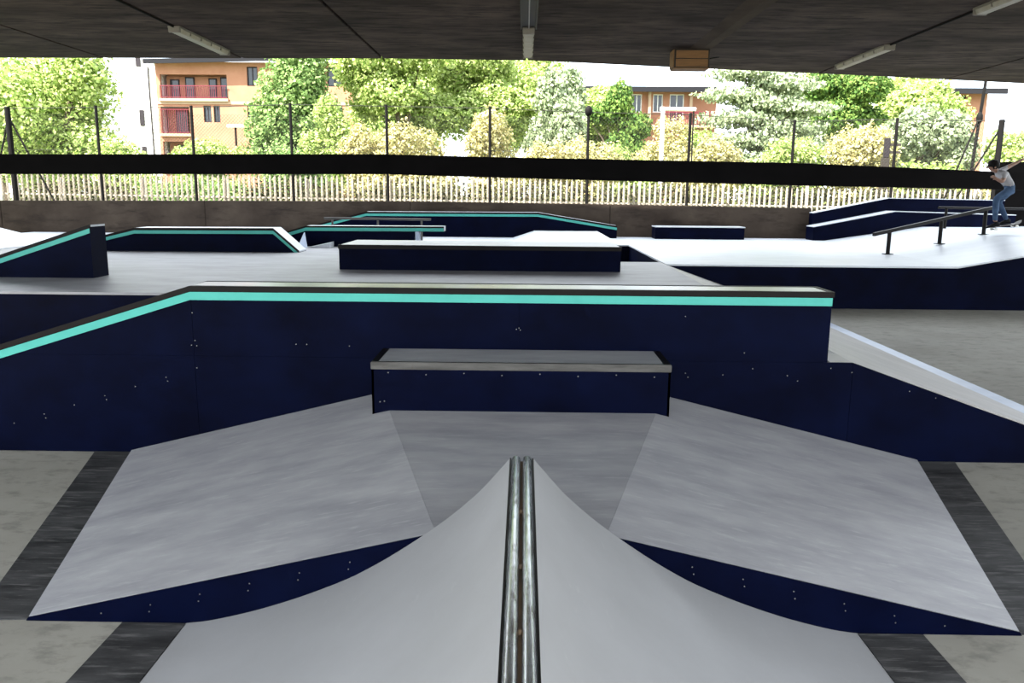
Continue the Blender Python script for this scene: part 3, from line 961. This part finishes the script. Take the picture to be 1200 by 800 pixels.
me_ = mesh.build('wire_mesh', WIREM, cf)
me_['kind'] = 'stuff'
settle(cf)

# taller pole with stay at the right
pl = thing('braced_pole', 'tall thin steel pole with slanting ladder brace at the right, rising to roof edge', 'pole', (13.6, 26.4, GZ))
MB().tube([(13.95, 26.3, GZ), (14.1, 26.3, 3.6), (14.3, 26.3, 7.0)], [.055, .05, .045], 10).build('shaft', POSTM, pl)
MB().tube([(14.12, 26.25, 4.4), (13.05, 26.25, 1.2)], .03, 8).build('brace', POSTM, pl)
MB().tube([(14.03, 26.25, 2.62), (13.5, 26.25, 2.62)], .025, 8).build('cross_bar', POSTM, pl)
blob('bracket', (14.13, 26.28, 4.35), .12, POSTM, pl, (.8, .8, 1.6))
settle(pl)

# palisade fence: pales share one mesh
FP = 27.2
pf_ = thing('palisade_fence', 'pale steel palisade fence seen in the slot below the dark beam', 'fence', (-1, FP, GZ))
pv = []
W2 = .036
prof = [(-W2, 0), (-W2 * .45, -.018), (0, -.004), (W2 * .45, -.018), (W2, 0)]
H = 2.85
for z, sc in ((0, 1), (H - .09, 1), (H, .25)):
    pv += [(x * sc, y - .004, z) for x, y in prof] + [(x * sc, y + .004, z) for x, y in prof[::-1]]
pf_f = []
for lv in range(2):
    for k in range(10):
        a, c = lv * 10 + k, lv * 10 + (k + 1) % 10
        pf_f.append((a, c, c + 10, a + 10))
pf_f += [tuple(range(9, -1, -1)), tuple(range(20, 30))]
pale_me = pyd(pv, pf_f)
pale_me.materials.append(GALV)
n = 0
x = -18.4
random.seed(11)
while x < 17.5:
    o = bpy.data.objects.new('pale', pale_me)
    COL.objects.link(o)
    o.parent = pf_
    t = min(max((x + 2) / 12, 0), 1)
    o.location = (x, FP, GZ - .02 - .30 * t)
    o.rotation_euler = (0, random.uniform(-.006, .006), 0)
    x += .172
for z in (.25, 1.78):
    MB().prism([(-18.5, FP + .02, z), (-18.5, FP + .07, z), (-18.5, FP + .07, z + .05), (-18.5, FP + .02, z + .05)],
               [(17.5, FP + .02, z - .28), (17.5, FP + .07, z - .28), (17.5, FP + .07, z - .23), (17.5, FP + .02, z - .23)]).build('fence_rail', GALV, pf_)
for x in np.arange(-18.2, 17.5, 2.75):
    MB().box(x - .04, x + .04, FP + .06, FP + .14, GZ, 2.35).build('post', GALV, pf_)
settle(pf_)

# white goal-like lamp frame beyond the fence
wp = thing('white_frame_post', 'white metal post with short top bar beyond the fence, centre right', 'post', (5.5, 33, GZ))
MB().tube([(5.42, 33, GZ), (5.40, 33, 5.2)], .085, 12).build('upright', WHITEPOLE, wp)
MB().tube([(5.28, 33, 5.22), (6.68, 33, 5.2)], .075, 12).build('top_bar', WHITEPOLE, wp)
MB().tube([(6.6, 33, 5.15), (6.6, 33.0, GZ)], .03, 8).build('rear_post', POSTM, wp)
settle(wp)
sg = thing('marker_post', 'short dark purple post with two side arms behind the fence, right of the golden bush', 'post', (13.1, 30.4, GZ))
MB().box(12.98, 13.24, 30.3, 30.5, GZ, 3.3).build('lower_shaft', TIMBERD, sg, bevel=.02)
MB().box(13.03, 13.22, 30.32, 30.48, 3.301, 4.0).build('upper_shaft', FRAME, sg, bevel=.02)
for z in (3.45, 3.72):
    MB().box(13.221, 13.62, 30.36, 30.44, z, z + .09).build('arm', TIMBERD, sg)
settle(sg)
sl = thing('street_lamp', 'small pale street lamp in front of the brick building', 'lamp', (-19.3, 58, GZ))
MB().tube([(-20.2, 58, GZ), (-20.2, 58, 6.2)], .08, 8).build('pole', POSTM, sl)
MB().box(-20.75, -19.65, 57.8, 58.2, 6.2, 6.42).build('lamp_head', WHITEPOLE, sl, bevel=.04)
settle(sl)


# ================================================================== BUILDINGS
def facade(parent, x0, x1, z0, z1, holes, y, thick, material):
    """front wall with real openings"""
    xs = sorted({x0, x1, *[h[0] for h in holes], *[h[1] for h in holes]})
    zs = sorted({z0, z1, *[h[2] for h in holes], *[h[3] for h in holes]})
    b = MB()
    for za, zb in zip(zs, zs[1:]):
        run = None
        for xa, xb in zip(xs, xs[1:]):
            inside = any(h[0] <= (xa + xb) / 2 <= h[1] and h[2] <= (za + zb) / 2 <= h[3] for h in holes)
            if not inside:
                run = (run[0] if run else xa, xb)
            if inside or xb == xs[-1]:
                if run:
                    b.box(run[0], run[1], y, y + thick, za, zb)
                run = None
    return b.build('front_wall', material, parent)


def window(parent, h, y, frame=FRAME, bars=1):
    xa, xb, za, zb = h
    b = MB()
    w = .09
    b.box(xa, xa + w, y + .12, y + .22, za, zb).box(xb - w, xb, y + .12, y + .22, za, zb)
    b.box(xa + w, xb - w, y + .12, y + .22, za, za + w).box(xa + w, xb - w, y + .12, y + .22, zb - w, zb)
    for k in range(bars):
        xm = xa + (xb - xa) * (k + 1) / (bars + 1)
        b.box(xm - .04, xm + .04, y + .13, y + .21, za + w, zb - w)
    o = b.build('window', frame, parent)
    MB().box(xa + w, xb - w, y + .17, y + .19, za + w, zb - w).build('pane', GLASS, o)


def balcony(parent, h, y, depth, doors, railmat=RAILRED, rail=1.05):
    xa, xb, za, zb = h
    MB().box(xa, xb, y + depth, y + depth + .15, za, zb).build('recess_wall', BRICK, parent)
    MB().box(xa - .1, xb + .1, y - .25, y + depth, za - .22, za).build('balcony_slab', CREAM, parent)
    r = MB()
    r.box(xa, xb, y - .2, y - .14, za + rail - .06, za + rail).box(xa, xb, y - .2, y - .14, za + .06, za + .12)
    xx = xa
    while xx < xb:
        r.box(xx, xx + .035, y - .19, y - .15, za + .1, za + rail)
        xx += .16
    r.build('railing', railmat, parent)
    for (da, db, top) in doors:
        d = MB().box(da, db, y + depth - .06, y + depth - .002, za, za + top).build('balcony_door', FRAME, parent)
        MB().box(da + .1, db - .1, y + depth - .08, y + depth - .062, za + .15, za + top - .1).build('pane', GLASS, d)


# left brick block of flats
BY = 70
L_ = thing('apartment_building', 'terracotta brick block of flats with maroon balconies, behind fence on left', 'building', (-22, 73, GZ))
H1 = (-30.5, -24.9, 9.4, 11.35)
H2 = (-30.6, -28.2, 6.55, 8.75)
H3 = (-30.6, -28.0, 3.7, 5.9)
wins = [(-23.2, -22.3, 10.45, 12.0), (-27.0, -26.35, 7.5, 8.85), (-26.15, -25.6, 7.5, 8.85), (-23.3, -21.7, 7.4, 9.0), (-27.0, -26.3, 4.4, 5.6), (-26.1, -25.5, 4.4, 5.6),
        (-23.2, -21.6, 4.5, 5.95), (-19.5, -18.3, 10.45, 12.0), (-19.5, -18.3, 7.4, 9.0), (-16.5, -15.3, 10.45, 12.0), (-16.5, -15.3, 7.4, 9.0)]
facade(L_, -30.85, -12, GZ, 12.35, [H1, H2, H3] + wins, BY, .3, BRICK)
for h in wins:
    window(L_, h, BY)
balcony(L_, H1, BY, 1.3, [(-28.9, -28.1, 1.9), (-25.9, -25.0, 1.9), (-30.2, -29.4, 1.7), (-26.9, -26.2, 1.8)])
balcony(L_, H2, BY, 1.3, [(-29.9, -28.8, 2.0)], rail=2.0)
balcony(L_, H3, BY, 1.3, [(-29.9, -28.8, 2.0)])
MB().box(-30.86, -12, BY - .06, BY - .002, 8.95, 9.2).build('string_course', CREAM, L_)
MB().box(-34.6, -30.86, BY + .4, BY + 12, GZ, 12.6).build('side_wing', WHITEW, L_)
for z in (4.2, 7.2, 12.0):
    w_ = MB().box(-32.6, -32.2, BY + .33, BY + .39, z, z + 1.3).build('window', FRAME, L_)
MB().box(-30.5, -12, BY + 1.5, BY + 11, GZ, 12.35).build('rear_block', BRICK, L_)
MB().tube([(-31.6, BY + .3, 12), (-31.55, BY + .3, 3)], .06, 8).build('downpipe', FRAME, L_)
MB().add([(-31.4, BY - .9, 12.4), (-11.5, BY - .9, 12.9), (-11.5, BY + 5, 15.2), (-31.4, BY + 5, 14.7), (-31.4, BY - .9, 12.2), (-11.5, BY - .9, 12.7), (-11.5, BY + 5, 15.0), (-31.4, BY + 5, 14.5)],
         [(0, 1, 2, 3), (7, 6, 5, 4), (0, 4, 5, 1), (1, 5, 6, 2), (2, 6, 7, 3), (3, 7, 4, 0)]).build('roof', SLATE, L_)
MB().prism([(-31.4, BY - 1.0, 12.05), (-31.4, BY - .9, 12.05), (-31.4, BY - .9, 12.42), (-31.4, BY - 1.0, 12.42)], [(-11.5, BY - 1.0, 12.55), (-11.5, BY - .9, 12.55), (-11.5, BY - .9, 12.92), (-11.5, BY - 1.0, 12.92)]).build('gutter', EAVE, L_)
settle(L_)

# centre low house with long blue-grey roof
C_ = thing('brick_house', 'brick house with long blue-grey roof above the trees, centre right', 'building', (11, 76, GZ))
BY = 76
hs = [(9.6, 10.5, 9.1, 10.7), (11.5, 12.4, 9.1, 10.7), (13.0, 14.3, 8.2, 10.7)]
facade(C_, 8.4, 17.2, GZ, 11.0, hs, BY, .3, BRICK)
for h in hs:
    window(C_, h, BY, FRAMEW)
for x in (8.5, 11.0, 14.7):
    MB().box(x, x + .25, BY - .6, BY - .35, 8.0, 11.0).build('porch_post', CREAM, C_)
r = MB()
r.box(12.2, 17.0, BY - .65, BY - .6, 9.05, 9.15).box(12.2, 17.0, BY - .65, BY - .6, 8.0, 8.1)
xx = 12.2
while xx < 17:
    r.box(xx, xx + .05, BY - .65, BY - .6, 8.0, 9.1)
    xx += .18
r.build('railing', RAILRED, C_)
MB().box(8.5, 17.1, BY - .7, BY - .02, 7.75, 7.98).build('porch_slab', CREAM, C_)
MB().add([(2.8, BY - 1.2, 11.15), (17.9, BY - 1.2, 11.05), (17.0, BY + 6, 14.0), (3.5, BY + 6, 14.1), (2.8, BY - 1.2, 10.95), (17.9, BY - 1.2, 10.85), (17.0, BY + 6, 13.7), (3.5, BY + 6, 13.8)],
         [(0, 1, 2, 3), (7, 6, 5, 4), (0, 4, 5, 1), (1, 5, 6, 2), (2, 6, 7, 3), (3, 7, 4, 0)]).build('roof', SLATE, C_)
MB().box(2.8, 17.9, BY - 1.3, BY - 1.2, 10.75, 11.2).build('gutter', EAVE, C_)
MB().box(3.4, 17, BY + .4, BY + 10, GZ, 10.7).build('rear_block', BRICK, C_)
settle(C_)

# right house
R_ = thing('corner_house', 'brick house corner with blue-grey hipped roof at the far right', 'building', (38, 72, GZ))
BY = 72
hs = [(34.9, 35.7, 9.2, 10.3), (36.6, 37.4, 9.2, 10.3)]
facade(R_, 34.2, 39.2, GZ, 10.6, hs, BY, .3, BRICK)
for h in hs:
    window(R_, h, BY)
MB().box(34.2, 39.2, BY + .4, BY + 9, GZ, 10.4).build('rear_block', CREAM, R_)
MB().add([(33.6, BY - 1.1, 10.75), (40.2, BY - 1.1, 10.6), (39, BY + 4, 12.6), (35.4, BY + 4, 12.7), (33.6, BY - 1.1, 10.55), (40.2, BY - 1.1, 10.4), (39, BY + 4, 12.3), (35.4, BY + 4, 12.4)],
         [(0, 1, 2, 3), (7, 6, 5, 4), (0, 4, 5, 1), (1, 5, 6, 2), (2, 6, 7, 3), (3, 7, 4, 0)]).build('roof', SLATE, R_)
MB().box(33.6, 40.2, BY - 1.2, BY - 1.1, 10.3, 10.75).build('gutter', EAVE, R_)
settle(R_)
gw = thing('garden_wall', 'low brick garden wall and gate seen through the trees at far right', 'wall', (30, 45, GZ))
MB().box(27.0, 36, 45, 45.3, GZ, 6.0).build('wall', BRICK, gw)
MB().box(26.9, 36, 44.95, 45.35, 6.0, 6.15).build('cap', CREAM, gw)
settle(gw)


# ================================================================== VEGETATION
def crown_mesh(blobs, n, size, seed, droop=0.0, fill=0.55):
    """leaf sprays spread through ellipsoid blobs: each leaf is a folded four-point blade"""
    rg = np.random.default_rng(seed)
    n, size = int(n * 2.3), size * .66
    B = np.array(blobs, float)
    vol = B[:, 3] * B[:, 4] * B[:, 5]
    area = vol ** (2 / 3)
    idx = rg.choice(len(B), n, p=area / area.sum())
    d = rg.normal(size=(n, 3))
    d /= np.linalg.norm(d, axis=1)[:, None]
    rad = 1 - rg.random(n) ** 1.6 * fill
    # lumpy outline
    lump = 1 + .16 * np.sin(d[:, 0] * 7 + idx * 1.7) * np.cos(d[:, 2] * 6 + idx) + .10 * np.sin(d[:, 1] * 11 + d[:, 2] * 9)
    c = B[idx, :3] + d * B[idx, 3:6] * (rad * lump)[:, None]
    nrm = d + rg.normal(size=(n, 3)) * .75 + np.array([0, 0, .35])
    nrm /= np.linalg.norm(nrm, axis=1)[:, None]
    a = np.cross(nrm, rg.normal(size=(n, 3)))
    a[:, 2] -= droop
    a /= np.linalg.norm(a, axis=1)[:, None]
    s = np.cross(nrm, a)
    s /= np.linalg.norm(s, axis=1)[:, None]
    L = size * (.6 + .8 * rg.random(n))[:, None]
    wv = L * (.34 + .2 * rg.random(n))[:, None]
    p0, p2 = c - a * L * .5, c + a * L * .5
    p1, p3 = c + s * wv - nrm * L * .10, c - s * wv - nrm * L * .10
    V = np.stack([p0, p1, p2, p3], 1).reshape(-1, 3)
    me = bpy.data.meshes.new('leaves')
    me.vertices.add(4 * n)
    me.vertices.foreach_set('co', V.ravel())
    me.loops.add(4 * n)
    me.loops.foreach_set('vertex_index', np.arange(4 * n, dtype=np.int32))
    me.polygons.add(n)
    me.polygons.foreach_set('loop_start', np.arange(0, 4 * n, 4, dtype=np.int32))
    me.polygons.foreach_set('loop_total', np.full(n, 4, dtype=np.int32))
    me.update(calc_edges=True)
    return me


def plant(name, label, cat, base, blobs, n, size, leafmat, seed, trunk=.16, stems=1, droop=0.0, group=None, fill=.55):
    t = thing(name, label, cat, base, group)
    rg = random.Random(seed)
    bx_, by_, bz_ = base
    tops = sorted(blobs, key=lambda q: -q[2])
    hi = tops[0]
    if trunk:
        b = MB()
        mid = Vector((bx_ + (hi[0] - bx_) * .4, by_, bz_ + (hi[2] - bz_) * .5))
        b.tube([(bx_, by_, bz_), mid, (hi[0], hi[1], hi[2])], [trunk, trunk * .7, trunk * .2], 8)
        b.build('trunk', BARK, t)
        for q in blobs[:7]:
            MB().tube([mid + (Vector((bx_, by_, bz_)) - mid) * rg.random() * .4, ((mid.x + q[0]) / 2, (mid.y + q[1]) / 2, (mid.z + q[2]) / 2 + .2), (q[0], q[1], q[2])], [trunk * .45, trunk * .3, trunk * .08], 6).build('branch', BARK, t)
    o = link('crown', crown_mesh(blobs, n, size, seed, droop, fill), leafmat, t)
    settle(t)
    return t


def cluster(cx, cy, cz, rx, ry, rz, k, seed, rmin=.35, rmax=.55):
    """k sub-ellipsoids packed inside a large ellipsoid"""
    rg = random.Random(seed)
    out = []
    for i in range(k):
        while True:
            u = [rg.uniform(-1, 1) for _ in range(3)]
            if sum(q * q for q in u) <= 1:
                break
        f = rg.uniform(rmin, rmax)
        out.append((cx + u[0] * rx * .72, cy + u[1] * ry * .72, cz + u[2] * rz * .72, rx * f, ry * f, rz * f))
    return out


G = GZ
# big trees
plant('broadleaf_tree', 'large bright yellow-green tree filling the left edge beyond the fence', 'tree', (-23.0, 40, G), cluster(-23.3, 40, 5.6, 4.6, 3.0, 4.6, 16, 1, .3, .5), 17000, .26, LF_LIGHT, 1, .22)
plant('broadleaf_tree', 'dense mid-green cone-shaped tree right of the brick flats', 'tree', (-11.4, 42, G),
      [(-11.6, 42, 4.0, 2.4, 2.2, 2.6), (-11.6, 42, 6.2, 2.0, 1.9, 2.3), (-11.3, 42, 8.4, 1.5, 1.5, 2.0), (-12.6, 41.6, 5.0, 1.2, 1.2, 1.6), (-10.3, 41.5, 5.3, 1.2, 1.2, 1.6), (-11, 41.2, 7.0, 1.1, 1.0, 1.4)], 15000, .24, LF_GREEN, 2, .2)
plant('broadleaf_tree', 'wide spreading light green tree in the middle left beyond the fence', 'tree', (-6.9, 44, G), cluster(-6.2, 44, 7.6, 4.4, 2.6, 3.0, 15, 31, .28, .46), 15000, .25, LF_LIGHT, 3, .2)
plant('broadleaf_tree', 'sunlit yellow-green tree in the centre left with pale crown', 'tree', (-2.0, 46, G), cluster(-1.9, 46, 7.4, 3.6, 2.5, 3.2, 14, 33, .28, .46), 13000, .25, LF_LIGHT, 4, .2)
plant('willow_tree', 'pale silvery willow with drooping foliage in the centre', 'tree', (2.0, 41, G), cluster(1.9, 41, 5.4, 2.1, 1.8, 3.4, 12, 35, .28, .45), 10000, .26, LF_SILVER, 5, .16, droop=1.0)
plant('broadleaf_tree', 'bright green tree with dark fronds left of the brick house', 'tree', (4.4, 50, G), cluster(3.9, 50, 6.2, 2.9, 2.2, 2.0, 12, 37, .28, .46), 9500, .30, LF_LIGHT, 6, .2)
plant('spruce_tree', 'dark green drooping conifer in front of the brick house', 'tree', (5.4, 47, G),
      [(5.2, 47, 6.9, .75, .8, 1.2), (4.4, 47, 6.3, 1.0, .7, .55), (6.2, 47, 5.6, .9, .8, .8), (5.6, 47, 4.6, 1.1, .9, .9), (3.4, 47, 6.2, .8, .6, .35), (6.0, 46.6, 3.9, .9, .7, .9)], 4200, .26, LF_DARK, 7, .14, droop=1.2, fill=.8)
plant('cedar_tree', 'tall pale silver-green cedar with layered branches right of the brick house', 'tree', (11.0, 40, G),
      [(11.2, 40, 8.2, 1.5, 1.3, .35), (10.2, 39.6, 7.5, 1.7, 1.3, .35), (12.1, 39.8, 7.0, 1.8, 1.3, .4), (9.8, 39.6, 6.5, 1.7, 1.2, .38), (11.3, 39.5, 6.1, 1.6, 1.2, .4), (13.0, 39.8, 5.9, 1.7, 1.2, .35), (10.1, 39.5, 5.4, 2.0, 1.3, .4), (12.2, 39.4, 5.0, 1.9, 1.2, .42), (10.6, 39.4, 4.4, 2.2, 1.3, .45), (13.1, 39.4, 4.1, 1.8, 1.2, .42), (11.6, 39.3, 3.5, 2.6, 1.3, .5), (11.0, 39.2, 2.6, 2.8, 1.3, .6), (11.2, 40, 9.0, 1.0, 1.0, .35)], 11000, .24, LF_SILVER, 8, .2, droop=.5, fill=.85)
plant('broadleaf_tree', 'round dark green tree on the right under the roof edge', 'tree', (18.8, 50, G), cluster(18.6, 50, 7.5, 3.1, 2.4, 2.2, 12, 41, .32, .5), 10500, .28, LF_DARK, 9, .2)
plant('broadleaf_tree', 'pale yellow-green tree between the dark tree and the corner house', 'tree', (24.5, 56, G), cluster(24.5, 56, 7.4, 3.0, 2.2, 2.6, 10, 43, .3, .48), 7500, .30, LF_LIGHT, 10, .2)
plant('willow_tree', 'silver-grey feathery tree at the right in front of the corner house', 'tree', (18.6, 38, G), cluster(18.3, 38, 3.8, 2.2, 1.7, 2.2, 11, 45, .3, .46), 8500, .24, LF_SILVER, 11, .15, droop=.7)
plant('broadleaf_tree', 'fresh green small tree behind the braced pole at far right', 'tree', (20.9, 36, G), cluster(21.0, 36, 3.6, 1.8, 1.5, 2.0, 9, 47, .3, .5), 7000, .22, LF_LIGHT, 12, .13)

# row of farther trees closing the gaps
for i, (x, z, rx, rz, lm, lab) in enumerate([(-40, 6.5, 5, 6, LF_LIGHT, 'hazy light tree far behind the left edge'), (-9.5, 9.0, 4.6, 5.0, LF_LIGHT, 'far pale tree filling the gap right of the cone-shaped tree'), (0.5, 9.0, 4.8, 5.0, LF_LIGHT, 'far pale tree behind the silvery willow'),
                                          (21.5, 7.8, 4.6, 4.6, LF_SILVER, 'far grey-green tree behind the cedar'), (29.5, 7.0, 4.2, 4.4, LF_LIGHT, 'far yellow-green tree beside the corner house')]):
    plant('distant_tree', lab, 'tree', (x, 63 + i % 2 * 2, G), cluster(x, 63 + i % 2 * 2, z, rx, 2.4, rz, 14, 110 + i, .3, .48), 9000, .40, lm, 110 + i, .25)

# shrubs and hedges in front of the trees
SHR = [(-17.4, 36, 2.4, 2.0, 1.7, 'LIGHT', 'yellow-green shrub right of the large left tree'),
       (-14.6, 38, 3.0, 2.4, 1.5, 'LIGHT', 'light green bush below the brick flats'),
       (-9.2, 34, 2.2, 1.9, 1.6, 'GREEN', 'mid-green bush below the cone-shaped tree'),
       (-8.9, 38.5, 4.2, 1.4, 2.0, 'LIGHT', 'light green bush right of the cone-shaped tree'),
       (-6.7, 35.5, 3.2, 1.3, 1.9, 'GOLD', 'small golden bush below the wide spreading tree'),
       (-4.6, 33, 2.8, 2.0, 2.0, 'GOLD', 'pale golden bush in the centre left behind the fence'),
       (-1.4, 34, 3.0, 1.6, 2.2, 'GOLD', 'pale cream bush left of the silvery willow'),
       (1.8, 33, 2.9, 1.9, 1.8, 'GOLD', 'golden bush below the silvery willow'),
       (3.9, 35, 2.3, 1.6, 1.8, 'LIGHT', 'yellow-green bush left of the white post'),
       (7.3, 34, 2.3, 1.7, 1.8, 'GOLD', 'golden-green bush right of the white post'),
       (6.9, 44, 4.3, 2.0, 1.9, 'GOLD', 'pale bush below the brick house balcony'),
       (9.3, 45, 3.9, 1.7, 1.9, 'LIGHT', 'yellow-green bush between the brick house and the cedar'),
       (10.4, 33, 2.4, 1.8, 1.7, 'LIGHT', 'yellow-green bush below the cedar'),
       (13.2, 33, 2.7, 1.9, 1.8, 'GOLD', 'golden-orange bush right of the cedar'),
       (15.6, 32.5, 2.5, 1.4, 2.1, 'LIGHT', 'yellow bush below the dark round tree'),
       (18.0, 32, 1.9, 1.5, 1.6, 'GOLD', 'golden bush left of the braced pole')]
LM = {'LIGHT': LF_LIGHT, 'GREEN': LF_GREEN, 'GOLD': LF_GOLD, 'DARK': LF_HEDGE}
for i, (x, y, z, rx, rz, lm, lab) in enumerate(SHR):
    plant('shrub', lab, 'bush', (x, y, G), cluster(x, y, z, rx, 1.3, rz, 8, 60 + i, .36, .55) + [(x, y, max(z - 1.2, 1.0), rx * .8, 1.1, 1.2)], 5200, .19, LM[lm], 60 + i, .08, group='bushes behind the fence')
HED = [(-15.9, 'DARK', 'dark hedge plant behind the palisade at the left end'), (-11.6, 'GREEN', 'leafy green hedge plant behind the palisade below the brick flats'),
       (-8.2, 'DARK', 'leafy hedge plant behind the palisade left of centre'), (-3.8, 'DARK', 'dark hedge plant behind the palisade near centre'),
       (0.6, 'DARK', 'dark hedge plant behind the palisade below the silvery willow'), (4.9, 'DARK', 'hedge plant behind the palisade at the white post'),
       (9.4, 'DARK', 'dark hedge plant behind the palisade below the cedar'), (13.8, 'DARK', 'hedge plant behind the palisade at the right end')]
for i, (x, lm, lab) in enumerate(HED):
    plant('hedge_plant', lab, 'hedge', (x, 29.3, G), [(x + dx, 29.3, 1.1, 1.15, .6, 1.15) for dx in (-1.5, 0, 1.5)] + [(x, 29.3, 1.5, 2.1, .5, .85)], 5200, .15, LM[lm], 90 + i, .05, group='hedge behind the palisade')
